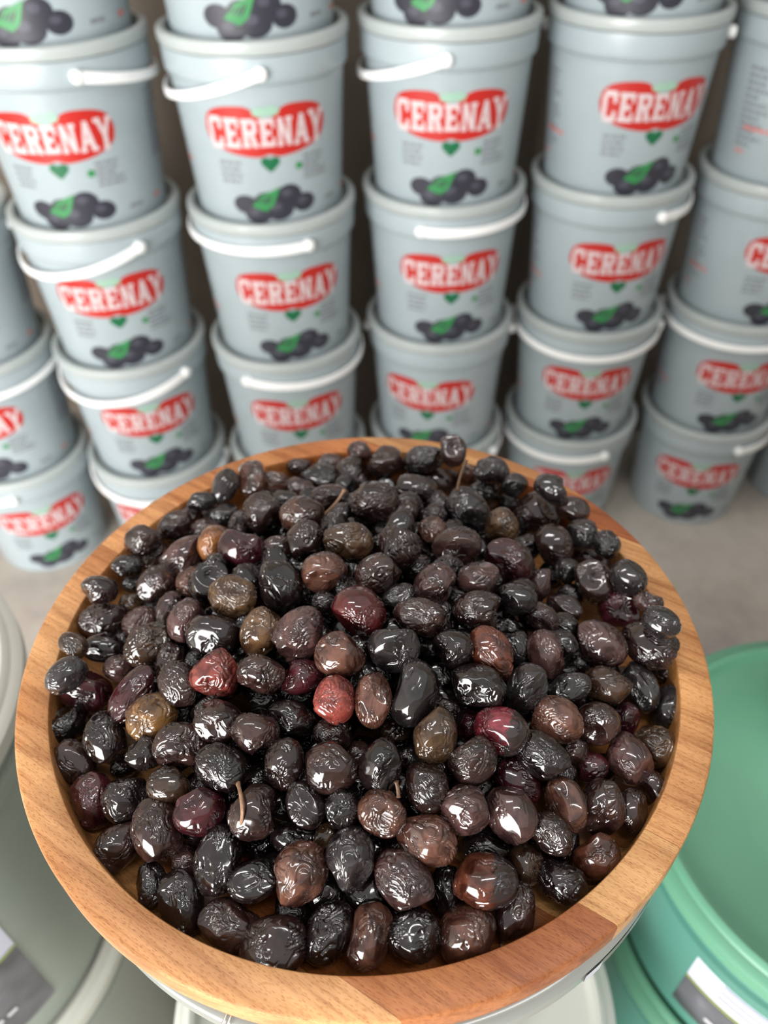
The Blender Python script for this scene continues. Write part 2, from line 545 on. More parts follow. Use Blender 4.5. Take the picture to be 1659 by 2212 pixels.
# row 0 = top (cut by the frame) ... row 4 = on the floor.  logo px, (ear px or None, side, tilt)
LOGO = {('A', 0): -10, ('B', 0): 515, ('C', 0): 945, ('D', 0): 1415, ('E', 0): 1800,
        ('A', 1): 105, ('B', 1): 572, ('C', 1): 977, ('D', 1): 1424, ('E', 1): 1880,
        ('Z', 2): -170, ('A', 2): 229, ('B', 2): 620, ('C', 2): 978, ('D', 2): 1349, ('E', 2): 1728,
        ('Z', 3): -75, ('A', 3): 310, ('B', 3): 638, ('C', 3): 927, ('D', 3): 1280, ('E', 3): 1620,
        ('Z', 4): 72, ('A', 4): 322, ('B', 4): 640, ('C', 4): 930, ('D', 4): 1248, ('E', 4): 1524, ('F', 4): 1800}
GRIP = {('A', 1): (150, 1, 11), ('B', 1): (556, -1, 18), ('C', 1): (966, -1, 18), ('D', 1): (1580, 1, 8),
        ('A', 2): (280, -1, 17), ('B', 2): (655, -1, 1), ('C', 2): (915, 1, 1), ('D', 2): (1430, 1, 2),
        ('A', 3): (380, -1, 13), ('B', 3): (532, 1, 3), ('D', 3): (1268, 0, 5), ('E', 3): (1600, 0, 2), ('Z', 3): (-40, 0, 6),
        ('A', 4): (300, 0, 8), ('D', 4): (1312, -1, 3), ('E', 4): (1606, 1, 3), ('Z', 4): (2, -1, 6)}


def px_of(p):
    q = Vector(p) - Vector((0, 0, ZC))
    d = q.dot(_f0)
    return 829.5 + F_PX * q.dot(_right) / d, d


STACK = {'Z': 'first stack from the white-tub side', 'A': 'second stack from the white-tub side', 'B': 'third stack from the white-tub side',
         'C': 'middle stack', 'D': 'third stack from the green-tub side', 'E': 'second stack from the green-tub side', 'F': 'first stack from the green-tub side'}
LEVEL = ['topmost, cut off above, in', 'fourth up from the floor in', 'third up from the floor in', 'second up from the floor in', 'standing on the floor in']
proto = make_bucket()
first = True
for cn, (X, Y) in COLS.items():
    for row in range(5):
        if cn == 'Z' and row < 2 or cn == 'F' and row < 4: continue
        X_, Y_ = X * RR, Y * RR
        zb = PITCH_H * (4 - row)
        if first:
            o = proto; first = False
        else:
            o = proto.copy(); COL.objects.link(o)
            for ch in [c for c in proto.children if not c.name.startswith('handle')]:
                c = ch.copy(); c.parent = o; COL.objects.link(c)
                for gch in list(ch.children):
                    d = gch.copy(); d.parent = c; COL.objects.link(d)
        o.location = (X_, Y_, zb)
        psi = math.atan2(-Y_, -X_)
        xc, dep = px_of((X_, Y_, zb + .13))
        hwid = .116 * F_PX / dep
        sx = max(-.97, min(.97, (LOGO[(cn, row)] - xc) / hwid))
        o.rotation_euler = (0, 0, psi + math.asin(sx) + PI / 2)
        gr = GRIP.get((cn, row))
        if gr:
            xc, dep = px_of((X_, Y_, zb + .21))
            sx = max(-1, min(1, (gr[0] - xc) / (.131 * F_PX / dep)))
            add_handle(o, psi + math.asin(sx) + gr[1] * PI / 2, math.radians(gr[2]))
        else:                                    # strap hangs at the back of the pail
            add_handle(o, psi + PI * (1.0 if (cn, row) == ('C', 3) else .84), math.radians(5))
        tag(o, 'grey-white printed bucket, %s the %s' % (LEVEL[row], STACK[cn]), 'bucket', 'printed olive buckets in the stacks')


# ------------------------------------------------------------------ tubs near the viewer
TP = 0.239


def make_tub(name, h, rt, rb, body_m, lid_m, parts=True):
    root = empty(name)
    prof = [(0, 0), (rb - .004, 0), (rb, .004), (rt - .012, h - .062), (rt - .0075, h - .060), (rt - .0068, h - .046), (rt - .0105, h - .044), (rt - .0095, h - .024), (rt - .0055, h - .023), (rt - .012, h - .022), (rt - .02, h - .03)]
    mesh_obj('body', *lathe(prof, 112), body_m, root)
    lp = [(0, h - .013), (rt * .55, h - .0125), (rt * .57, h - .0105), (rt - .024, h - .0105), (rt - .020, h - .0095), (rt - .0165, h - .0015), (rt - .013, h), (rt - .009, h - .0015), (rt - .0075, h - .004), (rt - .004, h - .0045), (rt, h - .008), (rt, h - .020), (rt - .002, h - .022), (rt - .008, h - .022)]
    mesh_obj('lid', *lathe(lp, 112), lid_m, root)
    return root


def copy_tree(o, label):
    c = o.copy(); COL.objects.link(c)
    for ch in list(o.children):
        d = ch.copy(); d.parent = c; COL.objects.link(d)
    c['label'] = label
    return c


def cyl_patch(r0, z0, r1, z1, a0, a1, off, n=24):
    vs, fs = [], []
    for i in range(n + 1):
        a = math.radians(a0 + (a1 - a0) * i / n)
        for r, z in ((r0, z0), (r1, z1)):
            vs.append(((r + off) * math.cos(a), (r + off) * math.sin(a), z))
    for i in range(n): fs.append((2 * i, 2 * i + 2, 2 * i + 3, 2 * i + 1))
    return vs, fs


def paper_label(root, h, rt, rb, zt, zl, zb_, a0, a1):
    rad = lambda z: rb + (rt - .012 - rb) * (z - .004) / (h - .066)
    lb = mesh_obj('paper_label', *cyl_patch(rad(zb_), zb_, rad(zt), zt, a0, a1, .0006), M_PAPER, root)
    mesh_obj('label_photo', *cyl_patch(rad(zb_), zb_, rad(zl), zl, a0, a1, .0010), M_PHOTO, lb)
    mesh_obj('label_line', *cyl_patch(rad(zl - .0012), zl - .0012, rad(zl + .0012), zl + .0012, a0, a1, .0014), M_LIME, lb)
    bars = []
    s = 1 if a1 > a0 else -1
    for k in range(4):
        z = zl + (zt - zl) * (.72 - .17 * k)
        bars.append(cyl_patch(rad(z), z, rad(z + .004), z + .004, a0 + s * (9 if k else 7), a0 + s * (44 - 5 * (k % 2)), .0012, 12))
    mesh_obj('label_text', *join(bars), flat('label_ink', lin(176, 178, 198)), lb)
    z = zb_ + (zl - zb_) * .3
    mesh_obj('label_words', *join([cyl_patch(rad(z), z, rad(z + .006), z + .006, a0 + s * (10 + 4.5 * k), a0 + s * (13 + 4.5 * k), .0016, 3) for k in range(5)]), flat('label_white_ink', lin(206, 206, 210)), lb)


# white tubs by the left-hand side of the tray
WX, WY, WH, WR = -.4395, .3167, .3585, .1747
wt = make_tub('white_tub', WH, WR, .156, M_WTUB, M_WLID)
for k in range(2):
    o = wt if k == 0 else copy_tree(wt, '')
    o.location = (WX, WY, k * WH)
    tag(o, ['white tub on the floor, under the labelled white tub', 'white lidded tub with a grey photo label, on top of another'][k], 'tub', 'stacked white tubs')
    if k == 1:
        paper_label(o, WH, WR, .156, .205, .157, .040, -29.5, -112)

GX, GY, GR = .3779, .3040, .1747
GH = .193
gt = make_tub('green_tub', GH, GR, .158, M_GTUB, M_GLID)
for k in range(3):
    o = gt if k == 0 else copy_tree(gt, '')
    o.location = (GX, GY, k * GH)
    tag(o, ['mint green tub on the floor, lowest of the green stack', 'mint green tub in the middle of the green stack',
            'mint green lidded tub, on top of the green stack'][k], 'tub', 'stacked green tubs')
    if k >= 1:
        paper_label(o, GH, GR, .158, .146, .084, .025, -149 + (0 if k == 2 else 4), -70)

# two cream tubs and the grey tub that carry the tray
CX, CY = 0.0, .205
ct = make_tub('cream_tub', TP, WR, .158, M_CREAM, M_CREAM)
for k in range(2):
    o = ct if k == 0 else copy_tree(ct, '')
    o.location = (CX, CY, k * TP)
    tag(o, ['cream tub on the floor under the tray', 'cream lidded tub right below the grey tub under the tray'][k], 'tub', 'cream tubs under the tray')
BX, BY, RIM = -.0112, .2557, ZC - .326
h = RIM - .038 - 2 * TP
gtub = empty('grey_tub', (BX * .8, BY - .008, 2 * TP))
tag(gtub, 'glossy grey tub with a flat wide lid under the wooden tray', 'tub')
mesh_obj('body', *lathe([(0, 0), (.116, 0), (.120, .004), (.143, h - .03), (.148, h - .026), (.149, h - .013), (.143, h - .012)], 112), M_GREYBODY, gtub)
mesh_obj('lid', *lathe([(0, h - .0005), (.148, h - .0005), (.1555, h - .0008), (.1600, h - .0012), (.1618, h - .003), (.1618, h - .012), (.1600, h - .014), (.148, h - .014)], 160), M_GREY, gtub)
lz = h
band = mesh_obj('side_band', *cyl_patch(.1618, lz - .0118, .1618, lz - .0032, -57, -38, .0004), flat('band_grey', lin(120, 116, 112), 0.35), gtub)  # grey band with white ends on the side of the lid
M_BAND = flat('band_white', lin(208, 210, 222), 0.35)
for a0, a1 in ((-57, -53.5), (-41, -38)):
    mesh_obj('band_white_edge', *cyl_patch(.1618, lz - .0118, .1618, lz - .0032, a0, a1, .0007, 4), M_BAND, band)
# small wire clip on the front edge of that lid
ca = math.radians(-111)
cp = [(.1580, h + .0008), (.1626, h + .0004), (.1640, h - .006), (.1630, h - .016)]
clip = mesh_obj('wire_clip', *join([tube([(r * math.cos(ca + da), r * math.sin(ca + da), z) for r, z in cp], .0005, 6) for da in (-.006, .006)] +
                                   [tube([(.1580 * math.cos(ca + t), .1580 * math.sin(ca + t), h + .0008) for t in (-.006, .006)], .0007, 6)]), M_STEEL, gtub)

# small pale tub standing on the green lid, only its edge is in the picture
pt = empty('small_tub', (.3985, .3950, 3 * GH - .0098))
tag(pt, 'small pale plastic tub standing on the green lid', 'tub')
mesh_obj('body', *lathe([(0, 0), (.055, 0), (.057, .003), (.068, .095), (.0705, .096), (.0705, .102), (.066, .102), (.064, .09)], 64), M_CREAM, pt)
mesh_obj('lid', *lathe([(0, .100), (.062, .100), (.066, .1045), (.0715, .1045), (.0725, .102), (.0722, .094), (.0708, .094)], 64), M_CREAM, pt)

# ------------------------------------------------------------------ wooden tray, glued from planks
bowl = empty('wooden_bowl', (BX, BY, RIM - .038))
tag(bowl, 'shallow round bowl glued from beech planks, heaped with olives', 'bowl')
bp = [(0, 0), (.116, 0), (.122, .0008), (.128, .002), (.150, .0080), (.1630, .0142), (.1680, .0178), (.1699, .0208), (.1704, .0240), (.1704, .0362), (.1700, .0373), (.1690, .0380),
      (.1560, .0380), (.1552, .0377), (.1548, .0370), (.1532, .0240), (.1522, .0175), (.1505, .0150), (.148, .0140), (.10, .0140), (.05, .014), (0, .0140)]
bv, bf = lathe(bp, 256)
CUTS = [-.2, -.135, -.103, -.064, -.0216, .028, .0956, .139, .160, .2]
BUTT = [9, -.045, .030, -.055, .050, -.030, .025, .004, 9]            # butt joints between the two staves of a row, under the olives
TONE = [((200, 150, 102), (182, 126, 78)), ((198, 146, 98), (168, 108, 66)), ((204, 154, 106), (152, 94, 58)), ((206, 152, 104), (205, 158, 108)), ((203, 147, 99), (200, 148, 99)),
        ((196, 134, 84), (199, 147, 97)), ((188, 122, 74), (204, 152, 102)), ((206, 156, 106), (164, 98, 60)), ((206, 156, 106), (202, 148, 98))]
nx, ny = -math.sin(GRAIN), math.cos(GRAIN)
src = bmesh.new()
_v = [src.verts.new(v) for v in bv]
for f in bf: src.faces.new([_v[i] for i in f])
src.normal_update()
gx, gy = math.cos(GRAIN), math.sin(GRAIN)
for k in range(9):
    for half in (0, 1):
        bm = src.copy()
        gap = .00004
        tside = -1 if half else 1
        for px_, py_, c, sgn in ((nx, ny, CUTS[k] + (.00022 if k == 4 else gap), -1), (nx, ny, CUTS[k + 1] - gap, 1), (gx, gy, BUTT[k] - tside * gap, tside)):
            r_ = bmesh.ops.bisect_plane(bm, geom=bm.verts[:] + bm.edges[:] + bm.faces[:], plane_co=(px_ * c, py_ * c, 0), plane_no=(px_ * sgn, py_ * sgn, 0), clear_outer=True)
            ed = [e for e in r_['geom_cut'] if isinstance(e, bmesh.types.BMEdge) and e.is_valid]
            if ed: bmesh.ops.triangle_fill(bm, use_beauty=True, edges=ed)
        if not bm.faces: bm.free(); continue
        me = bpy.data.meshes.new('plank')
        bm.to_mesh(me); bm.free()
        me.polygons.foreach_set('use_smooth', [True] * len(me.polygons))
        me.set_sharp_from_angle(angle=math.radians(35))
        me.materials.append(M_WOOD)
        o = bpy.data.objects.new('plank', me)
        o.parent = bowl; o.color = lin(*TONE[k][half])
        COL.objects.link(o)
src.free()

# ------------------------------------------------------------------ olives
OLIVES = [
(-0.09685,0.36896,0.87592,0.01153,0.00774,0.431,0.652,0.623,'g','long grey-black olive, sixth behind the amber olive'),
(-0.1094,0.35808,0.8751,0.00859,0.00609,0.975,0.151,-0.164,'g','long grey-black olive, fifth behind the amber olive'),
(-0.08049,0.37788,0.8743,0.01086,0.01,0.196,0.658,0.727,'b','round brown olive, seventh behind the amber olive'),
(-0.06923,0.38689,0.86288,0.01176,0.00853,0.99,0.09,-0.105,'b','long brown olive, fourth on the white-tub side of the curved-stem olive'),
(-0.05226,0.37454,0.86869,0.00859,0.00716,0.994,0.065,-0.085,'m','oval mauve-brown olive, second behind the curved-stem olive'),
(-0.04098,0.39123,0.86282,0.01272,0.00976,0.978,-0.065,-0.2,'k','oval black olive, third behind the curved-stem olive'),
(-0.01878,0.39532,0.86153,0.01282,0.01163,0.999,0.016,-0.04,'d','round dark brown olive, fifth behind the curved-stem olive'),
(-0.05415,0.40148,0.86463,0.00779,0.00539,0.995,0.065,-0.081,'m','long mauve-brown olive, fourth behind the curved-stem olive'),
(-0.0145,0.40691,0.87211,0.00807,0.00598,0.999,0.009,-0.034,'m','long mauve-brown olive, seventh behind the curved-stem olive'),
(-0.03445,0.40523,0.86345,0.00905,0.00603,0.998,0.037,-0.057,'m','long mauve-brown olive, sixth behind the curved-stem olive'),
(-0.06846,0.3327,0.88663,0.01152,0.01047,0.316,-0.609,-0.727,'d','round dark brown olive, fourth on the green-tub side of the amber olive'),
(-0.05821,0.35432,0.87706,0.00824,0.00632,0.992,0.076,-0.097,'g','oval grey-black olive, second on the white-tub side of the curved-stem olive'),
(-0.08318,0.33569,0.87733,0.00827,0.00667,0.186,0.699,0.69,'d','oval dark brown olive, second on the green-tub side of the amber olive'),
(-0.04478,0.32039,0.89768,0.0116,0.00933,0.966,0.235,0.109,'b','oval brown olive, first on the white-tub side of the curved-stem olive'),
(-0.03184,0.34954,0.88318,0.01108,0.0073,0.986,0.152,0.07,'m','long mauve-brown olive, first behind the curved-stem olive'),
(-0.03549,0.32445,0.88534,0.00776,0.00725,0.997,0.043,-0.07,'k','deep-set black olive with a pale curved stem'),
(-0.02373,0.33199,0.88566,0.00812,0.00655,0.945,0.257,0.202,'k','oval black olive, first on the green-tub side of the curved-stem olive'),
(-0.04181,0.29432,0.90269,0.01076,0.00861,0.356,0.684,0.637,'d','oval dark brown olive, first in front of the curved-stem olive'),
(-0.01913,0.29102,0.90531,0.01279,0.00971,0.98,-0.105,-0.17,'o','oval khaki-brown olive, second on the green-tub side of the curved-stem olive'),
(-0.09225,0.3102,0.88588,0.0101,0.00934,0.013,0.708,0.706,'t2','amber-brown olive half hidden behind a maroon one'),
(-0.0748,0.29567,0.89754,0.01136,0.01016,0.917,-0.146,-0.372,'p','round purplish black olive, first on the green-tub side of the amber olive'),
(-0.0559,0.29756,0.89402,0.0083,0.00659,0.991,0.077,-0.108,'d','oval dark brown olive, third on the white-tub side of the curved-stem olive'),
(-0.02989,0.26758,0.9073,0.01063,0.0095,0.997,0.036,-0.07,'b','round brown olive, second in front of the curved-stem olive'),
(-0.10877,0.36809,0.85555,0.00751,0.00693,0.977,0.142,-0.16,'m','round mauve-brown olive, third behind the amber olive'),
(-0.09493,0.35046,0.87054,0.00854,0.00689,0.98,0.129,-0.148,'g','oval grey-black olive, second behind the amber olive'),
(-0.10573,0.33961,0.86735,0.0098,0.00762,0.921,0.377,0.095,'m','oval mauve-brown olive, first behind the amber olive'),
(0.00111,0.39708,0.87025,0.01123,0.00975,0.988,0.095,0.12,'d','oval dark brown olive, third on the white-tub side of the far rim olive'),
(0.02704,0.39234,0.87605,0.01281,0.00844,0.987,0.056,0.152,'g','long grey-black olive, first on the white-tub side of the far rim olive'),
(0.01966,0.40362,0.8612,0.00996,0.00664,0.999,-0.044,0.009,'d','long dark brown olive, second on the white-tub side of the far rim olive'),
(0.04305,0.38675,0.88638,0.00968,0.00797,-0.159,0.627,0.763,'d','dark olive standing highest against the far rim'),
(0.03368,0.39225,0.85641,0.01255,0.00956,0.93,-0.281,-0.235,'d','oval dark brown olive, third in front of the far rim olive'),
(0.01842,0.3554,0.88275,0.0131,0.00846,0.993,-0.1,-0.056,'d','long dark brown olive, fourth in front of the far rim olive'),
(0.04583,0.40313,0.8547,0.00791,0.00699,0.996,-0.078,0.039,'d','oval dark brown olive, first in front of the far rim olive'),
(0.05511,0.3968,0.86055,0.00748,0.00598,0.187,0.618,0.764,'b','oval brown olive, second in front of the far rim olive'),
(0.06556,0.37507,0.88033,0.011,0.00846,0.951,-0.278,-0.133,'g','oval grey-black olive, first on the green-tub side of the far rim olive'),
(0.06256,0.37586,0.86243,0.01187,0.00955,0.745,-0.509,-0.432,'k','oval black olive, first behind the upright-stem olive'),
(0.07902,0.36518,0.87621,0.00783,0.00699,0.987,-0.135,0.09,'g','round grey-black olive, second behind the ringed brown olive'),
(0.09716,0.3474,0.8883,0.01043,0.00802,0.875,-0.434,-0.214,'g','oval grey-black olive, fourth on the green-tub side of the ringed brown olive'),
(-0.00624,0.33094,0.89496,0.01418,0.0116,0.993,0.09,0.079,'d','oval dark brown olive, third on the green-tub side of the curved-stem olive'),
(0.01178,0.32821,0.89029,0.00801,0.00698,0.194,0.664,0.722,'d','oval dark brown olive, third on the white-tub side of the upright-stem olive'),
(0.04719,0.33194,0.88654,0.01386,0.01098,0.4,-0.654,-0.642,'g','dark grey olive with a thin upright stem, near the top'),
(0.02725,0.32709,0.88842,0.0075,0.00647,0.998,-0.059,0.026,'d','oval dark brown olive, first on the white-tub side of the upright-stem olive'),
(0.02551,0.30822,0.89351,0.00821,0.00746,0.195,0.678,0.709,'b','round brown olive, second on the white-tub side of the upright-stem olive'),
(0.06534,0.32065,0.88454,0.01004,0.00875,0.193,0.662,0.724,'o','small brown olive with concentric wrinkle rings'),
(0.09188,0.35319,0.86256,0.01343,0.01231,0.928,0.096,0.359,'d','round dark brown olive, second on the green-tub side of the ringed brown olive'),
(0.00775,0.28728,0.90571,0.01199,0.00987,-0.152,0.704,0.694,'d','oval dark brown olive, fourth on the white-tub side of the upright-stem olive'),
(0.03727,0.29046,0.90076,0.01216,0.0093,0.984,0.047,0.171,'d','oval dark brown olive, first in front of the upright-stem olive'),
(0.06463,0.28684,0.89244,0.01272,0.00984,0.793,-0.518,-0.322,'p','oval purplish black olive, first in front of the ringed brown olive'),
(-0.00275,0.26619,0.90798,0.01149,0.00901,0.915,0.3,0.269,'d','oval dark brown olive, second behind the maroon olive'),
(0.02443,0.25999,0.90529,0.01062,0.00962,0.521,0.613,0.594,'m','round mauve-brown olive, second behind the pitted grey olive'),
(0.04631,0.26737,0.90016,0.0103,0.00847,0.993,-0.093,0.072,'m','oval mauve-brown olive, second in front of the ringed brown olive'),
(0.10965,0.34112,0.87701,0.00915,0.00753,0.933,-0.355,-0.06,'d','oval dark brown olive, fifth on the green-tub side of the ringed brown olive'),
(0.11259,0.32526,0.87282,0.0095,0.00845,0.971,-0.185,0.154,'g','round grey-black olive, seventh on the green-tub side of the ringed brown olive'),
(0.12364,0.31486,0.8752,0.00828,0.00698,0.444,-0.718,-0.536,'g','oval grey-black olive, eighth behind the faceted olive'),
(0.09436,0.31479,0.87506,0.01138,0.00983,0.458,-0.697,-0.551,'d','oval dark brown olive, third on the green-tub side of the ringed brown olive'),
(0.12005,0.32258,0.8541,0.01243,0.0073,0.928,-0.372,-0.025,'m','long mauve-brown olive, seventh behind the faceted olive'),
(0.09957,0.30031,0.86971,0.00739,0.00662,0.975,-0.164,0.147,'g','round grey-black olive, sixth on the green-tub side of the ringed brown olive'),
(0.11114,0.28828,0.8735,0.01166,0.00968,0.286,-0.761,-0.582,'d','oval dark brown olive, fifth behind the faceted olive'),
(0.12793,0.28392,0.88057,0.00974,0.00877,0.806,-0.563,-0.181,'g','round grey-black olive, sixth behind the faceted olive'),
(0.12815,0.3014,0.85489,0.00861,0.00678,0.921,-0.389,0.002,'g','oval grey-black olive, fourth behind the faceted olive'),
(0.12509,0.27573,0.86337,0.01197,0.01036,0.427,-0.768,-0.477,'p','oval purplish black olive, first behind the faceted olive'),
(0.13404,0.26686,0.88054,0.00685,0.00543,0.951,-0.217,0.222,'m','oval mauve-brown olive, third on the green-tub side of the faceted olive'),
(0.08039,0.28086,0.88109,0.0092,0.00605,0.286,0.677,0.679,'m','long mauve-brown olive, third in front of the ringed brown olive'),
(0.0642,0.25879,0.89491,0.00977,0.0075,0.981,-0.186,0.049,'g','oval grey-black olive, third behind the chestnut olive'),
(0.09217,0.26875,0.8764,0.00931,0.00621,0.778,-0.573,-0.258,'d','long dark brown olive, second behind the faceted olive'),
(0.1302,0.24254,0.89448,0.00926,0.00706,0.876,-0.482,-0.01,'g','oval grey-black olive, second on the green-tub side of the faceted olive'),
(0.07742,0.25639,0.88314,0.00877,0.00669,0.834,-0.51,-0.21,'d','oval dark brown olive, second on the green-tub side of the chestnut olive'),
(0.08983,0.25575,0.87686,0.00769,0.00606,0.722,-0.624,-0.299,'k','oval black olive, second on the white-tub side of the faceted olive'),
(0.10458,0.24404,0.87741,0.01344,0.01003,0.798,-0.575,-0.179,'m','large flat-sided brown olive, long and tilted'),
(0.13037,0.24485,0.87443,0.01399,0.01032,0.843,-0.534,-0.065,'d','long dark brown olive, first on the green-tub side of the faceted olive'),
(0.14292,0.24455,0.85176,0.00762,0.00714,0.947,-0.204,0.249,'d','round dark brown olive, fourth on the green-tub side of the faceted olive'),
(0.07512,0.22949,0.88912,0.01107,0.00847,0.286,-0.799,-0.529,'m','oval mauve-brown olive, fourth on the white-tub side of the faceted olive'),
(0.06136,0.23632,0.88729,0.00883,0.00662,0.297,-0.785,-0.544,'g','long grey-black olive, first on the green-tub side of the chestnut olive'),
(0.1041,0.22076,0.87389,0.01119,0.00943,0.897,-0.442,-0.013,'o2','oval dark khaki olive, first in front of the faceted olive'),
(0.12336,0.2276,0.86358,0.01177,0.00837,0.329,-0.831,-0.448,'g','long grey-black olive, fourth in front of the faceted olive'),
(0.08364,0.2144,0.88303,0.01002,0.00682,0.926,0.146,0.348,'g','long grey-black olive, third in front of the faceted olive'),
(0.08595,0.23376,0.86942,0.00703,0.00499,0.978,-0.139,0.158,'k','long black olive, third on the white-tub side of the faceted olive'),
(0.06274,0.20978,0.8902,0.01125,0.00896,0.537,0.639,0.55,'g','oval grey-black olive, second behind the wine-red olive'),
(0.13645,0.22059,0.85614,0.01064,0.00724,0.324,0.728,0.604,'g','long grey-black olive, fifth on the green-tub side of the faceted olive'),
(0.07513,0.19793,0.88294,0.01155,0.00948,0.913,-0.406,-0.038,'b','oval brown olive, third on the green-tub side of the wine-red olive'),
(0.09555,0.20131,0.87437,0.0097,0.00907,0.969,-0.148,0.196,'d','round dark brown olive, fifth in front of the faceted olive'),
(0.11412,0.21271,0.85851,0.00777,0.00622,0.251,0.778,0.577,'p','oval purplish black olive, sixth in front of the faceted olive'),
(0.12412,0.19901,0.85735,0.01029,0.0091,0.884,-0.465,0.051,'o','oval khaki-brown olive, seventh in front of the faceted olive'),
(0.10779,0.18863,0.86431,0.01174,0.00964,0.565,-0.783,-0.262,'m','oval mauve-brown olive, seventh behind the red-brown rim olive'),
(0.06613,0.18127,0.88083,0.0132,0.0086,0.734,-0.643,-0.217,'k','long black olive, second on the green-tub side of the wine-red olive'),
(0.0834,0.19109,0.86842,0.0069,0.00564,0.252,0.806,0.535,'d','oval dark brown olive, fourth on the green-tub side of the wine-red olive'),
(0.09179,0.1865,0.86136,0.00755,0.0065,0.972,-0.131,0.193,'p','oval purplish black olive, fifth behind the red-brown rim olive'),
(0.11909,0.17974,0.85623,0.0071,0.00585,0.394,-0.862,-0.319,'d','oval dark brown olive, sixth behind the red-brown rim olive'),
(0.09223,0.16631,0.86447,0.012,0.0092,0.428,0.754,0.499,'d','oval dark brown olive, first behind the red-brown rim olive'),
(0.07513,0.16484,0.87032,0.01104,0.00828,0.266,-0.883,-0.386,'b','long brown olive, third behind the red-brown rim olive'),
(0.10526,0.16738,0.85756,0.00955,0.00691,0.358,0.787,0.502,'d','long dark brown olive, second behind the red-brown rim olive'),
(0.06648,0.15239,0.8696,0.00961,0.0073,0.738,-0.657,-0.156,'d','oval dark brown olive, first on the white-tub side of the red-brown rim olive'),
(0.05556,0.17518,0.87219,0.01084,0.00763,0.681,-0.686,-0.255,'p','long purplish black olive, third in front of the wine-red olive'),
(0.08598,0.14771,0.85838,0.00953,0.00876,0.873,0.323,0.365,'c2','smooth red-brown olive beside the bare wood and the rim'),
(0.0699,0.13663,0.85916,0.00986,0.00815,0.741,-0.662,-0.115,'k','black pointed olive lying alone on bare wood'),
(0.056,0.14573,0.85764,0.00834,0.00737,0.462,-0.84,-0.286,'o2','oval dark khaki olive, first on the green-tub side of the two-tone olive'),
(0.03913,0.15007,0.86403,0.00967,0.00677,0.994,-0.062,0.09,'k','long black olive, second behind the two-tone olive'),
(-0.08972,0.277,0.89274,0.01085,0.00943,0.692,0.623,0.365,'k','oval black olive, first in front of the amber olive'),
(-0.10242,0.2871,0.88092,0.00807,0.00759,0.166,0.754,0.635,'b','round brown olive, second in front of the amber olive'),
(-0.07398,0.25922,0.9003,0.01194,0.01036,0.943,-0.094,-0.318,'o','oval khaki-brown olive, third in front of the amber olive'),
(-0.0514,0.26162,0.9045,0.01236,0.01033,0.484,-0.606,-0.631,'k','oval black olive, third in front of the curved-stem olive'),
(-0.08133,0.23977,0.89621,0.01203,0.01006,0.978,0.114,-0.175,'k','oval black olive, first behind the brick-red olive'),
(-0.05788,0.23592,0.90194,0.0116,0.00902,0.498,0.721,0.482,'o','oval khaki-brown olive, fourth on the green-tub side of the brick-red olive'),
(-0.04045,0.231,0.90523,0.01374,0.00994,0.536,0.695,0.479,'m','long mauve-brown olive, fourth on the white-tub side of the maroon olive'),
(-0.02085,0.21965,0.90505,0.01075,0.00992,0.998,0.018,-0.058,'b','round brown olive, first in front of the maroon olive'),
(-0.01268,0.24146,0.90785,0.01224,0.01096,0.857,-0.375,-0.353,'r2','maroon olive with bright white wrinkles, in the middle of the heap'),
(-0.07816,0.2181,0.89429,0.01114,0.0103,-0.02,0.807,0.59,'r','round brick-red olive with one big white highlight'),
(-0.05637,0.21439,0.89938,0.00992,0.00847,0.988,0.073,-0.136,'d','oval dark brown olive, second on the green-tub side of the brick-red olive'),
(-0.03917,0.21585,0.89404,0.00984,0.00754,0.966,0.251,0.055,'p','oval purplish black olive, first on the white-tub side of the pinkish-red olive'),
(-0.02397,0.19911,0.90035,0.01019,0.00939,0.356,0.788,0.503,'r','pinkish-red olive with a puckered star-shaped dimple'),
(-0.02894,0.2541,0.89987,0.00737,0.00603,0.997,0.033,-0.07,'k','oval black olive, first on the white-tub side of the maroon olive'),
(-0.07073,0.23699,0.88345,0.00579,0.0049,0.984,0.091,-0.154,'k','oval black olive, first on the green-tub side of the brick-red olive'),
(-0.04019,0.26816,0.89234,0.00697,0.00604,0.995,0.05,-0.088,'k','oval black olive, third on the white-tub side of the maroon olive'),
(-0.01776,0.27854,0.89408,0.00661,0.0059,0.191,0.726,0.661,'k','round black olive, first behind the maroon olive'),
(0.00678,0.25581,0.90038,0.00851,0.00694,0.877,0.352,0.325,'g','oval grey-black olive, second on the green-tub side of the maroon olive'),
(0.01646,0.23897,0.9059,0.01266,0.00858,0.932,-0.303,-0.198,'d','long dark brown olive, first behind the pitted grey olive'),
(0.0444,0.24671,0.90078,0.01165,0.00901,0.993,-0.09,0.075,'d','oval dark brown olive, second behind the chestnut olive'),
(0.00321,0.22293,0.90532,0.01081,0.01019,1,-0.022,-0.006,'g','round grey-black olive with a deep round pit'),
(0.02984,0.22382,0.90192,0.00923,0.00818,0.997,-0.065,0.052,'k','round black olive, second on the white-tub side of the chestnut olive'),
(0.048,0.22396,0.8977,0.01268,0.00888,0.496,-0.73,-0.47,'c','smooth elongated chestnut-brown olive in the middle of the heap'),
(0.0111,0.20185,0.90031,0.01347,0.00985,0.291,0.784,0.548,'g','long grey-black olive, second behind the khaki-brown olive'),
(0.04004,0.20706,0.89657,0.01187,0.00962,0.893,-0.417,-0.17,'k','oval black olive, first in front of the chestnut olive'),
(-0.00638,0.1983,0.90057,0.01137,0.00758,0.107,0.826,0.554,'b','long brown olive, first on the green-tub side of the pinkish-red olive'),
(0.02074,0.23506,0.88828,0.00681,0.00615,0.998,-0.049,0.03,'k','round black olive, first on the green-tub side of the pitted grey olive'),
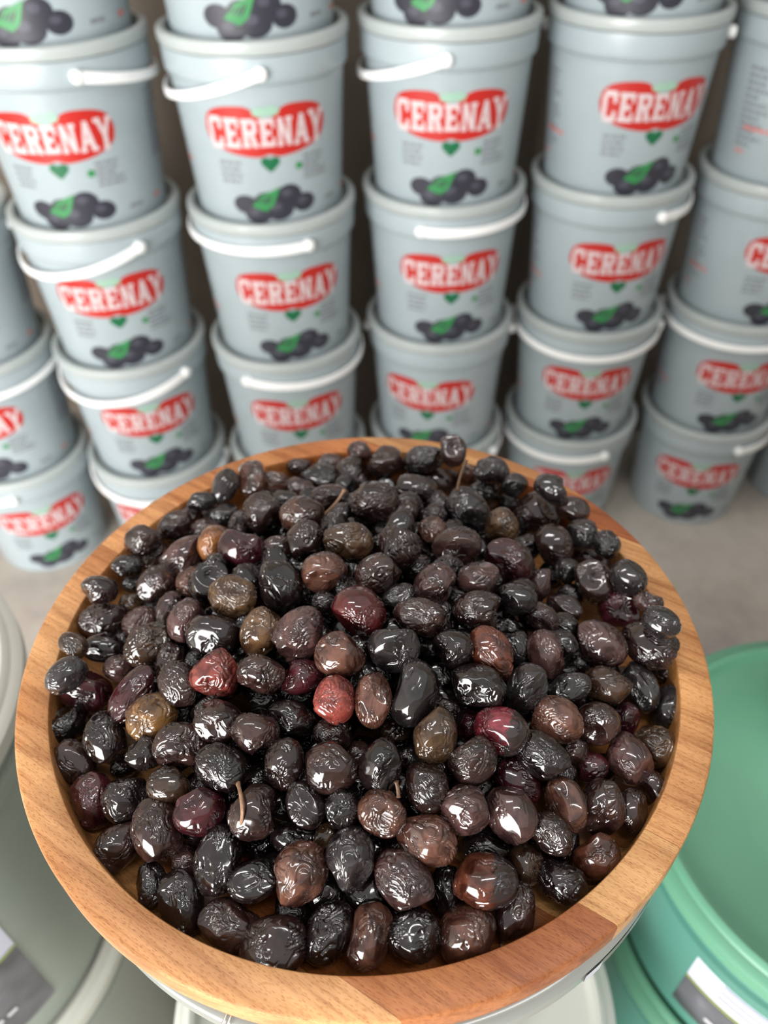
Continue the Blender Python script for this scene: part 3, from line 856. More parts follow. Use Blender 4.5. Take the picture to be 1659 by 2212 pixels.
(0.03714,0.24614,0.88713,0.00675,0.0054,0.995,-0.075,0.06,'g','oval grey-black olive, first on the white-tub side of the chestnut olive'),
(0.05896,0.25146,0.88196,0.00688,0.00527,0.989,-0.107,0.1,'k','oval black olive, first behind the chestnut olive'),
(-0.07417,0.19562,0.89047,0.01052,0.0087,0.943,-0.125,-0.31,'d','oval dark brown olive, first in front of the brick-red olive'),
(-0.05698,0.18831,0.89271,0.01011,0.00853,0.855,-0.352,-0.38,'d','oval dark brown olive, first behind the long-stem olive'),
(-0.04284,0.19772,0.88779,0.01041,0.00796,0.956,-0.167,-0.241,'k','oval black olive, second on the white-tub side of the pinkish-red olive'),
(-0.05741,0.21347,0.88099,0.00897,0.00576,0.989,0.067,-0.135,'k','long black olive, third on the green-tub side of the brick-red olive'),
(-0.02405,0.19073,0.88752,0.00846,0.00664,0.998,0.018,-0.067,'d','oval dark brown olive, first in front of the pinkish-red olive'),
(-0.07081,0.17594,0.88482,0.01196,0.01,0.763,-0.472,-0.442,'k','crumpled black olive with a long stem hanging down'),
(-0.04429,0.17485,0.8902,0.01045,0.00813,0.339,0.836,0.43,'d','oval dark brown olive, second on the green-tub side of the long-stem olive'),
(-0.02457,0.17225,0.89139,0.01094,0.00998,0.997,0.017,-0.071,'d','round dark brown olive, third in front of the pinkish-red olive'),
(-0.03452,0.15942,0.88519,0.00907,0.00737,0.367,-0.81,-0.458,'k','oval black olive, third on the white-tub side of the stem-stub olive'),
(-0.01896,0.15759,0.88539,0.0079,0.00715,0.529,0.769,0.359,'k','round black olive, first on the white-tub side of the stem-stub olive'),
(-0.05552,0.15835,0.88113,0.01103,0.01008,0.87,0.485,0.091,'d','round dark brown olive, second in front of the long-stem olive'),
(-0.07992,0.16193,0.87626,0.01026,0.00929,0.925,0.378,-0.04,'p','round purplish black olive, first in front of the long-stem olive'),
(-0.09062,0.1898,0.88299,0.01155,0.01014,0.917,0.397,-0.025,'d','oval dark brown olive, second on the green-tub side of the tan olive'),
(-0.00364,0.17239,0.89163,0.01056,0.00825,0.288,0.834,0.47,'k','oval black olive, second behind the stem-stub olive'),
(-0.01416,0.18669,0.87648,0.00632,0.00571,0.999,0.002,-0.043,'d','round dark brown olive, second in front of the pinkish-red olive'),
(0.01972,0.18461,0.89427,0.01157,0.00843,0.215,0.826,0.521,'o','plump upright khaki-brown olive in the middle of the heap'),
(0.00323,0.19623,0.87949,0.00682,0.00558,1,-0.022,-0.003,'o2','oval dark khaki olive, second on the white-tub side of the khaki-brown olive'),
(0.04836,0.18911,0.88969,0.01139,0.00979,0.926,-0.37,-0.082,'w','wine-red olive with a dark wrinkled end'),
(0.03521,0.17617,0.88824,0.01033,0.00955,0.795,0.482,0.369,'d','round dark brown olive, second in front of the wine-red olive'),
(0.01506,0.16603,0.88682,0.0109,0.00841,0.325,-0.84,-0.435,'d','oval dark brown olive, second on the green-tub side of the stem-stub olive'),
(-0.0028,0.15605,0.88475,0.01014,0.00939,1,-0.014,-0.016,'b','crinkled brown olive with a short stub of stem'),
(0.03038,0.15728,0.88219,0.01041,0.00927,0.986,0.09,0.14,'m','round mauve-brown olive, fourth behind the two-tone olive'),
(0.05035,0.15751,0.87659,0.01188,0.00939,0.379,-0.852,-0.362,'m','oval mauve-brown olive, third behind the two-tone olive'),
(0.03615,0.20024,0.87746,0.0067,0.00607,0.995,-0.068,0.069,'p','round purplish black olive, first on the white-tub side of the wine-red olive'),
(0.02729,0.20957,0.88039,0.00848,0.00551,0.627,-0.673,-0.392,'k','long black olive, first behind the khaki-brown olive'),
(0.00843,0.18486,0.87486,0.00611,0.0055,1,-0.029,0.01,'k','round black olive, first on the white-tub side of the khaki-brown olive'),
(-0.15276,0.24441,0.88377,0.00722,0.00564,0.7,-0.353,-0.621,'o','small greyish brown olive tucked against the rim facing the white tub'),
(-0.14475,0.25636,0.86612,0.01069,0.0076,0.944,0.184,-0.272,'k','long black olive, first on the green-tub side of the tucked-in olive'),
(-0.15006,0.22603,0.88576,0.00998,0.00716,0.691,0.701,0.177,'g','long grey-black olive, first in front of the tucked-in olive'),
(-0.15022,0.23451,0.86108,0.01289,0.01082,0.804,-0.253,-0.539,'p','oval purplish black olive, second in front of the tucked-in olive'),
(-0.11919,0.22026,0.87772,0.01502,0.00762,0.565,0.762,0.317,'p','long bean-shaped purplish black olive'),
(-0.10793,0.20564,0.88013,0.01158,0.0099,0.873,0.487,0.018,'t','light tan olive, the palest one lying near the front of the heap'),
(-0.1346,0.24429,0.8653,0.00745,0.00628,0.95,0.168,-0.263,'m','oval mauve-brown olive, first behind the bean-shaped olive'),
(-0.09508,0.21664,0.888,0.01145,0.00848,0.426,-0.672,-0.606,'d','long dark brown olive, second on the white-tub side of the brick-red olive'),
(-0.10516,0.23679,0.87902,0.01054,0.00628,0.141,0.814,0.563,'d','long dark brown olive, third on the white-tub side of the brick-red olive'),
(-0.15713,0.21718,0.85696,0.01055,0.00921,0.69,0.711,0.137,'k','oval black olive, first on the white-tub side of the bean-shaped olive'),
(-0.13084,0.20088,0.86737,0.01239,0.00876,0.298,-0.756,-0.583,'k','long black olive, first on the white-tub side of the tan olive'),
(-0.14665,0.19732,0.85699,0.01102,0.00843,0.624,-0.526,-0.578,'d','oval dark brown olive, second on the white-tub side of the tan olive'),
(-0.10865,0.19004,0.87567,0.00843,0.00699,0.96,0.126,-0.252,'k','oval black olive, first in front of the tan olive'),
(-0.1246,0.19666,0.85268,0.00609,0.00544,0.953,0.132,-0.271,'k','round black olive, second in front of the tan olive'),
(-0.09413,0.17397,0.87615,0.00934,0.00735,0.968,0.102,-0.23,'o2','oval dark khaki olive, third on the white-tub side of the long-stem olive'),
(-0.13307,0.17694,0.85864,0.01179,0.00931,0.247,-0.814,-0.526,'p','oval purplish black olive, fourth in front of the tan olive'),
(-0.1157,0.17417,0.86656,0.01053,0.00891,0.433,0.851,0.299,'k','oval black olive, third in front of the tan olive'),
(-0.11698,0.15628,0.85853,0.01169,0.00812,0.586,0.793,0.165,'d','long dark brown olive, fourth on the white-tub side of the long-stem olive'),
(-0.09826,0.15706,0.86751,0.01404,0.00975,0.326,-0.812,-0.484,'d','long dark brown olive, fifth in front of the long-stem olive'),
(-0.09954,0.13946,0.85845,0.00898,0.0065,-0.094,0.909,0.406,'k','long black olive, seventh in front of the long-stem olive'),
(-0.08543,0.13167,0.8593,0.01237,0.00862,0.343,-0.841,-0.418,'k','long black olive, second on the white-tub side of the biggest front olive'),
(-0.08671,0.15005,0.85597,0.00707,0.0059,0.973,0.075,-0.217,'m','oval mauve-brown olive, sixth in front of the long-stem olive'),
(-0.07062,0.1441,0.87048,0.01318,0.00904,0.216,0.909,0.356,'k','long black olive, fourth in front of the long-stem olive'),
(-0.0551,0.13555,0.86925,0.01,0.00759,0.963,0.264,-0.052,'k','oval black olive, second behind the biggest front olive'),
(-0.03682,0.13628,0.87333,0.01214,0.01011,0.519,0.807,0.282,'b','oval brown olive, fourth behind the biggest front olive'),
(-0.01642,0.14054,0.87683,0.01161,0.00903,0.191,0.901,0.388,'g','oval grey-black olive, second in front of the stem-stub olive'),
(-0.04045,0.15301,0.86939,0.00905,0.00635,0.994,0.03,-0.109,'k','long black olive, fourth on the white-tub side of the stem-stub olive'),
(-0.0265,0.15289,0.87071,0.00653,0.00518,0.526,0.785,0.327,'o','oval khaki-brown olive, second on the white-tub side of the stem-stub olive'),
(-0.02741,0.13408,0.85988,0.00734,0.00659,0.997,0.011,-0.077,'k','round black olive, third behind the biggest front olive'),
(-0.06476,0.12296,0.85874,0.01196,0.0092,0.969,-0.103,-0.222,'d','oval dark brown olive, first on the white-tub side of the biggest front olive'),
(-0.04204,0.12908,0.85431,0.0081,0.00659,0.993,0.023,-0.114,'k','oval black olive, first behind the biggest front olive'),
(-0.0458,0.11412,0.86088,0.01274,0.01094,0.92,0.393,0.008,'d','biggest dark wrinkled olive, leaning on the front rim of the bowl'),
(-0.02537,0.11874,0.86099,0.0116,0.0087,0.617,0.755,0.222,'k','long black olive, first on the green-tub side of the biggest front olive'),
(-0.0091,0.11598,0.86405,0.01127,0.00877,0.299,0.903,0.308,'b','oval brown olive, second on the green-tub side of the biggest front olive'),
(0.00824,0.11645,0.86249,0.01006,0.00935,1,-0.025,0.015,'k','round black olive, second on the white-tub side of the two-tone olive'),
(0.00551,0.13275,0.87254,0.01297,0.0095,0.659,-0.699,-0.277,'m','long mauve-brown olive, third in front of the stem-stub olive'),
(0.01426,0.14732,0.87809,0.01213,0.00933,0.87,-0.461,-0.176,'b','oval brown olive, third on the green-tub side of the stem-stub olive'),
(0.03693,0.1338,0.86975,0.01308,0.00995,0.989,-0.132,0.061,'c2','large reddish brown olive with a dark wrinkled end'),
(0.02893,0.11761,0.85938,0.01161,0.01016,0.585,0.748,0.313,'b','oval brown olive, first on the white-tub side of the stem-on-wood olive'),
(0.04878,0.12606,0.85775,0.01132,0.0078,0.358,0.856,0.373,'d','dark brown olive whose stem reaches down to the bare wood'),
(-0.0088,0.13392,0.86033,0.00977,0.00733,1,-0.008,-0.03,'k','long black olive, fourth in front of the stem-stub olive'),
(0.02223,0.13537,0.85873,0.00984,0.00662,0.24,0.895,0.376,'k','long black olive, first on the white-tub side of the two-tone olive'),
(-0.00756,0.15264,0.86011,0.00627,0.00549,0.202,0.893,0.402,'k','oval black olive, first in front of the stem-stub olive'),
(0.00381,0.12737,0.85461,0.00881,0.00562,1,-0.021,0.003,'k','long black olive, third on the white-tub side of the two-tone olive'),
(-0.05435,0.15486,0.85742,0.00752,0.00594,0.989,0.043,-0.14,'k','oval black olive, third in front of the long-stem olive'),
(-0.13597,0.32334,0.87799,0.01045,0.00836,0.83,0.528,0.182,'d','oval dark brown olive, sixth on the white-tub side of the amber olive'),
(-0.13447,0.32604,0.86163,0.00914,0.00833,0.167,0.738,0.654,'b','round brown olive, fourth on the white-tub side of the amber olive'),
(-0.12321,0.34276,0.86985,0.01036,0.00763,0.88,0.452,0.143,'d','long dark brown olive, third on the white-tub side of the amber olive'),
(-0.11101,0.30825,0.87794,0.01452,0.00892,0.743,0.591,0.312,'m','long mauve-brown olive, second on the white-tub side of the amber olive'),
(-0.14294,0.30855,0.87222,0.00874,0.00617,0.94,0.324,-0.106,'k','long black olive, eighth on the white-tub side of the amber olive'),
(-0.12243,0.29045,0.87659,0.01041,0.00867,0.734,0.617,0.284,'d','oval dark brown olive, fifth on the white-tub side of the amber olive'),
(-0.14242,0.31015,0.85669,0.00739,0.00633,0.955,0.184,-0.233,'g','oval grey-black olive, seventh on the white-tub side of the amber olive'),
(-0.15052,0.28323,0.88055,0.00924,0.0073,0.942,0.208,-0.264,'d','oval dark brown olive, first behind the tucked-in olive'),
(-0.13812,0.28886,0.86263,0.00758,0.00682,0.459,0.756,0.466,'o','round khaki-brown olive, fourth on the green-tub side of the tucked-in olive'),
(-0.15142,0.2779,0.86299,0.01214,0.00917,0.932,0.333,-0.146,'d','long dark brown olive, second on the green-tub side of the tucked-in olive'),
(-0.12851,0.26983,0.86957,0.00919,0.00798,0.725,0.643,0.247,'m','oval mauve-brown olive, third on the green-tub side of the tucked-in olive'),
(-0.11677,0.24729,0.88178,0.01297,0.00933,0.668,0.685,0.292,'o2','long dark khaki olive, second behind the bean-shaped olive'),
(-0.11199,0.27163,0.87769,0.0091,0.00622,0.155,0.777,0.61,'m','long mauve-brown olive, fourth in front of the amber olive'),
(-0.09804,0.25366,0.89047,0.01043,0.00816,0.319,0.776,0.544,'m','oval mauve-brown olive, second behind the brick-red olive'),
(-0.09288,0.23893,0.87682,0.00678,0.0061,0.974,0.12,-0.194,'k','round black olive, first on the white-tub side of the brick-red olive'),
(-0.11817,0.35889,0.8609,0.00792,0.00651,0.972,0.157,-0.175,'d','oval dark brown olive, fourth behind the amber olive'),
(-0.12228,0.34717,0.85393,0.00842,0.00702,0.97,0.159,-0.186,'m','oval mauve-brown olive, first on the white-tub side of the amber olive'),
(0.07717,0.37315,0.85235,0.00877,0.00789,0.989,-0.124,0.085,'k','round black olive, first behind the ringed brown olive'),
(0.01651,0.28418,0.89173,0.00766,0.00694,0.999,-0.042,0.014,'k','round black olive, third on the green-tub side of the maroon olive'),
(0.04099,0.289,0.88677,0.0073,0.00681,0.995,-0.081,0.056,'d','round dark brown olive, second in front of the upright-stem olive'),
(0.08036,0.32029,0.86884,0.0079,0.00711,0.984,-0.138,0.11,'k','round black olive, first on the green-tub side of the ringed brown olive'),
(-0.06597,0.29214,0.88445,0.00736,0.00663,0.988,0.091,-0.127,'k','round black olive, third on the green-tub side of the amber olive'),
(0.10128,0.28954,0.86207,0.00734,0.00658,0.974,-0.166,0.157,'k','round black olive, third behind the faceted olive'),
(0.12076,0.23923,0.85278,0.00754,0.00683,0.96,-0.177,0.215,'k','round black olive, second in front of the faceted olive'),
(0.09896,0.19139,0.85173,0.00712,0.00625,0.97,-0.137,0.203,'k','oval black olive, fourth behind the red-brown rim olive'),
(0.04699,0.20473,0.87541,0.00678,0.00615,0.992,-0.083,0.092,'d','round dark brown olive, first behind the wine-red olive'),
(0.0496,0.18787,0.86822,0.00665,0.00602,0.991,-0.083,0.103,'k','round black olive, first in front of the wine-red olive'),
(-0.04669,0.16914,0.86591,0.00662,0.00582,0.992,0.04,-0.12,'k','oval black olive, third on the green-tub side of the long-stem olive'),
(-0.05743,0.1805,0.86943,0.00674,0.00592,0.988,0.056,-0.143,'k','oval black olive, first on the green-tub side of the long-stem olive'),
(-0.01242,0.17424,0.87104,0.00643,0.00582,0.999,-0.001,-0.039,'k','round black olive, first behind the stem-stub olive'),
(0.00524,0.16075,0.86376,0.00653,0.00574,1,-0.024,0.004,'k','oval black olive, first on the green-tub side of the stem-stub olive'),
(0.02307,0.15961,0.86108,0.00655,0.00576,0.998,-0.044,0.048,'k','oval black olive, fourth on the green-tub side of the stem-stub olive'),
(0.04664,0.15299,0.8524,0.00657,0.00597,0.992,-0.068,0.105,'k','round black olive, first behind the two-tone olive'),
(-0.02916,0.22168,0.88641,0.00645,0.00602,0.997,0.028,-0.075,'k','round black olive, first behind the pinkish-red olive'),
(-0.09549,0.21383,0.87047,0.00675,0.0061,0.971,0.114,-0.211,'k','round black olive, first on the green-tub side of the tan olive'),
(-0.11524,0.23257,0.86668,0.00682,0.00636,0.961,0.142,-0.237,'k','round black olive, first on the green-tub side of the bean-shaped olive'),
(-0.08398,0.19147,0.86709,0.0065,0.00587,0.976,0.091,-0.197,'k','round black olive, first on the white-tub side of the long-stem olive'),
(-0.09774,0.194,0.86327,0.00658,0.00594,0.969,0.107,-0.223,'k','round black olive, second on the white-tub side of the long-stem olive'),
(0.09538,0.24129,0.86533,0.00694,0.00648,0.973,-0.152,0.171,'k','round black olive, first on the white-tub side of the faceted olive'),
(0.02436,0.22148,0.88491,0.00646,0.00603,0.998,-0.054,0.04,'k','round black olive, second on the green-tub side of the pitted grey olive'),
(-0.04743,0.23453,0.8877,0.00659,0.00615,0.992,0.057,-0.109,'k','round black olive, second behind the pinkish-red olive'),
(-0.03217,0.24263,0.89098,0.00666,0.00621,0.996,0.035,-0.077,'k','round black olive, second on the white-tub side of the maroon olive'),
(-0.00335,0.25188,0.89247,0.00676,0.00631,1,-0.011,-0.019,'k','round black olive, first on the green-tub side of the maroon olive'),
(-0.06769,0.25893,0.88546,0.00693,0.00647,0.986,0.091,-0.141,'k','round black olive, third behind the brick-red olive'),
(0.06671,0.20541,0.86976,0.00665,0.00622,0.985,-0.109,0.134,'k','round black olive, first on the green-tub side of the wine-red olive'),
(-0.0095,0.212,0.89339,0.0092,0.0078,-0.33,0.528,0.782,'k','deep-set black olive, first in the gaps on the green-tub side of the pinkish-red olive'),
(0.02382,0.1987,0.88669,0.0092,0.0078,0.986,-0.048,0.158,'k','deep-set black olive, first in the gaps behind the khaki-brown olive'),
(0.08493,0.24114,0.87879,0.0092,0.0078,0.461,-0.837,-0.295,'k','deep-set black olive, first in the gaps on the white-tub side of the faceted olive'),
(-0.042,0.21846,0.87934,0.0092,0.0078,-0.956,-0.275,0.101,'k','deep-set black olive, first in the gaps on the white-tub side of the pinkish-red olive'),
(-0.07065,0.27635,0.89264,0.0092,0.0078,-0.058,0.886,0.46,'k','deep-set black olive, second in the gaps in front of the amber olive'),
(0.03507,0.17052,0.87268,0.0092,0.0078,-0.612,-0.784,-0.102,'k','deep-set black olive, second in the gaps in front of the khaki-brown olive'),
(0.01489,0.16994,0.86386,0.0092,0.0078,0.837,-0.41,0.362,'k','deep-set black olive, first in the gaps on the green-tub side of the stem-stub olive'),
(0.01967,0.17855,0.8779,0.0092,0.0078,0.891,0.056,-0.45,'k','deep-set black olive, first in the gaps in front of the khaki-brown olive'),
(0.00076,0.16945,0.87578,0.0092,0.0078,-0.908,0.001,-0.419,'k','deep-set black olive, first in the gaps behind the stem-stub olive'),
(-0.01265,0.22954,0.89365,0.0092,0.0078,-0.372,-0.602,-0.706,'k','deep-set black olive, first in the gaps on the white-tub side of the pitted grey olive'),
(-0.06538,0.16284,0.86666,0.0092,0.0078,-0.794,-0.141,-0.592,'k','deep-set black olive, third in the gaps in front of the long-stem olive'),
(-0.0571,0.28098,0.89796,0.0092,0.0078,0.232,0.709,0.666,'k','deep-set black olive, first in the gaps on the green-tub side of the amber olive'),
(0.07255,0.15564,0.85579,0.0092,0.0078,0.399,0.917,0.011,'k','deep-set black olive, first in the gaps on the white-tub side of the red-brown rim olive'),
(0.0312,0.27471,0.89873,0.0092,0.0078,0.673,0.691,-0.265,'k','deep-set black olive, second in the gaps in front of the upright-stem olive'),
(-0.00281,0.22324,0.88352,0.0092,0.0078,-0.32,-0.623,-0.714,'k','deep-set black olive, first in the gaps in front of the pitted grey olive'),
(-0.07271,0.19073,0.87535,0.0092,0.0078,-0.347,0.744,-0.571,'k','deep-set black olive, first in the gaps behind the long-stem olive'),
(0.03163,0.34202,0.88147,0.0092,0.0078,-0.576,0.605,0.549,'k','deep-set black olive, first in the gaps on the white-tub side of the upright-stem olive'),
(0.00527,0.14766,0.86305,0.0092,0.0078,-0.359,-0.569,-0.74,'k','deep-set black olive, first in the gaps in front of the stem-stub olive'),
(-0.01726,0.2626,0.89643,0.0092,0.0078,0.84,-0.164,-0.517,'k','deep-set black olive, first in the gaps behind the maroon olive'),
(-0.06109,0.19417,0.86658,0.0092,0.0078,-0.191,0.277,0.942,'k','deep-set black olive, first in the gaps on the green-tub side of the long-stem olive'),
(-0.02637,0.30911,0.89714,0.0092,0.0078,0.256,-0.017,0.966,'k','deep-set black olive, first in the gaps on the green-tub side of the curved-stem olive'),
(0.03543,0.25928,0.89116,0.0092,0.0078,-0.492,0.87,0.025,'k','deep-set black olive, first in the gaps behind the chestnut olive'),
(0.0255,0.24785,0.8932,0.0092,0.0078,-0.181,-0.618,-0.765,'k','deep-set black olive, first in the gaps on the green-tub side of the pitted grey olive'),
(-0.03505,0.17155,0.87663,0.0092,0.0078,-0.171,0.478,0.861,'k','deep-set black olive, third in the gaps on the white-tub side of the stem-stub olive'),
(-0.01309,0.16144,0.8707,0.0092,0.0078,0.354,-0.934,-0.048,'k','deep-set black olive, first in the gaps on the white-tub side of the stem-stub olive'),
(0.00822,0.31019,0.89641,0.0092,0.0078,-0.349,-0.683,-0.642,'k','deep-set black olive, third in the gaps on the white-tub side of the upright-stem olive'),
(-0.07839,0.17676,0.86931,0.0092,0.0078,-0.843,-0.436,0.315,'k','deep-set black olive, first in the gaps in front of the long-stem olive'),
(-0.04567,0.28857,0.88625,0.0092,0.0078,0.354,0.624,0.696,'k','deep-set black olive, first in the gaps in front of the curved-stem olive'),
(0.07505,0.18097,0.86401,0.0092,0.0078,-0.059,0.923,0.381,'k','deep-set black olive, first in the gaps on the green-tub side of the wine-red olive'),
(-0.0891,0.2933,0.88556,0.0092,0.0078,-0.711,0.349,-0.61,'k','deep-set black olive, first in the gaps in front of the amber olive'),
(-0.08296,0.16403,0.86071,0.0092,0.0078,0.027,0.276,0.961,'k','deep-set black olive, fourth in the gaps in front of the long-stem olive'),
(-0.03194,0.16513,0.86307,0.0092,0.0078,-0.708,-0.679,-0.195,'k','deep-set black olive, second in the gaps on the white-tub side of the stem-stub olive'),
(-0.081,0.20712,0.88045,0.0092,0.0078,0.261,0.38,0.888,'k','deep-set black olive, first in the gaps in front of the brick-red olive'),
(-0.09867,0.17662,0.86298,0.0092,0.0078,-0.486,0.039,0.873,'k','deep-set black olive, first in the gaps on the white-tub side of the long-stem olive'),
(-0.06787,0.17679,0.85855,0.0092,0.0078,0.874,0.294,-0.388,'k','deep-set black olive, second in the gaps in front of the long-stem olive'),
(-0.03084,0.1487,0.85878,0.0092,0.0078,0.496,0.592,0.635,'k','deep-set black olive, fourth in the gaps on the white-tub side of the stem-stub olive'),
(0.01494,0.34038,0.88384,0.0092,0.0078,-0.431,-0.625,0.651,'k','deep-set black olive, second in the gaps on the white-tub side of the upright-stem olive'),
(6e-05,0.29802,0.8934,0.0092,0.0078,-0.943,0.326,0.066,'k','deep-set black olive, second in the gaps on the green-tub side of the curved-stem olive'),
(-0.13901,0.26816,0.85609,0.0092,0.0078,-0.124,0.96,-0.252,'k','deep-set black olive, first in the gaps behind the bean-shaped olive'),
(0.05312,0.21592,0.8708,0.0092,0.0078,0.625,0.77,0.131,'k','deep-set black olive, first in the gaps behind the wine-red olive'),
(-0.13663,0.21433,0.85818,0.0092,0.0078,-0.091,0.774,0.627,'k','deep-set black olive, first in the gaps in front of the bean-shaped olive'),
(0.00433,0.19694,0.86694,0.0092,0.0078,-0.65,-0.663,-0.371,'k','deep-set black olive, first in the gaps on the white-tub side of the khaki-brown olive'),
(-0.06404,0.22657,0.88586,0.0092,0.0078,0.597,0.745,-0.297,'k','deep-set black olive, first in the gaps on the green-tub side of the brick-red olive'),
(0.03266,0.22742,0.87479,0.0092,0.0078,-0.468,0.357,-0.809,'k','deep-set black olive, first in the gaps on the white-tub side of the chestnut olive'),
(-0.06535,0.24637,0.89046,0.0092,0.0078,0.517,-0.262,-0.815,'k','deep-set black olive, second in the gaps behind the brick-red olive'),
(-0.03928,0.20526,0.85872,0.0092,0.0078,-0.714,-0.052,0.698,'k','deep-set black olive, first in the gaps in front of the pinkish-red olive'),
(0.04489,0.16895,0.86092,0.0092,0.0078,0.135,-0.339,-0.931,'k','deep-set black olive, first in the gaps behind the two-tone olive'),
(0.10877,0.23914,0.86071,0.0092,0.0078,0.661,-0.311,-0.683,'k','deep-set black olive, first in the gaps in front of the faceted olive'),
(-0.00146,0.21056,0.87476,0.0092,0.0078,0.541,-0.764,0.35,'k','deep-set black olive, second in the gaps on the green-tub side of the pinkish-red olive'),
(0.08742,0.21805,0.87036,0.0092,0.0078,0.771,0.594,-0.229,'k','deep-set black olive, second in the gaps in front of the faceted olive'),
(-0.02907,0.2588,0.88731,0.0092,0.0078,-0.857,-0.467,0.218,'k','deep-set black olive, first in the gaps on the white-tub side of the maroon olive'),
(-0.09632,0.25269,0.87464,0.0092,0.0078,-0.906,0.354,0.233,'k','deep-set black olive, first in the gaps behind the brick-red olive'),
(-0.12412,0.28769,0.85984,0.0092,0.0078,-0.396,-0.06,0.916,'k','deep-set black olive, third in the gaps in front of the amber olive'),
(0.04422,0.18607,0.85634,0.0092,0.0078,-0.423,0.789,0.447,'k','deep-set black olive, first in the gaps in front of the wine-red olive'),
(-0.04491,0.14368,0.85828,0.0092,0.0078,0.647,-0.099,-0.756,'k','deep-set black olive, first in the gaps behind the biggest front olive'),
(0.06847,0.26942,0.88618,0.0092,0.0078,0.06,0.31,-0.949,'k','deep-set black olive, second in the gaps behind the chestnut olive'),
(0.05335,0.27551,0.88803,0.0092,0.0078,0.484,0.06,-0.873,'k','deep-set black olive, first in the gaps in front of the ringed brown olive'),
(0.03844,0.31581,0.8844,0.0092,0.0078,-0.994,-0.063,-0.089,'k','deep-set black olive, first in the gaps in front of the upright-stem olive'),
]
STEMS = {40: [[0.04062, 0.33326, 0.90088], [0.04165, 0.33737, 0.90238], [0.04352, 0.34291, 0.9054], [0.04672, 0.34934, 0.9094]], 15: [[-0.03351, 0.32529, 0.89183], [-0.02924, 0.32687, 0.89549], [-0.02498, 0.32895, 0.8997], [-0.02148, 0.33171, 0.90464]], 131: [[-0.06271, 0.16783, 0.88814], [-0.05937, 0.15853, 0.89485], [-0.05822, 0.15241, 0.89274], [-0.06049, 0.14953, 0.88304]], 146: [[0.00345, 0.15766, 0.89311], [0.00333, 0.15968, 0.89529], [0.00266, 0.16195, 0.89774]], 191: [[0.04371, 0.11968, 0.86141], [0.04334, 0.11734, 0.86032], [0.04419, 0.11908, 0.8464], [0.04348, 0.11631, 0.8464]]}
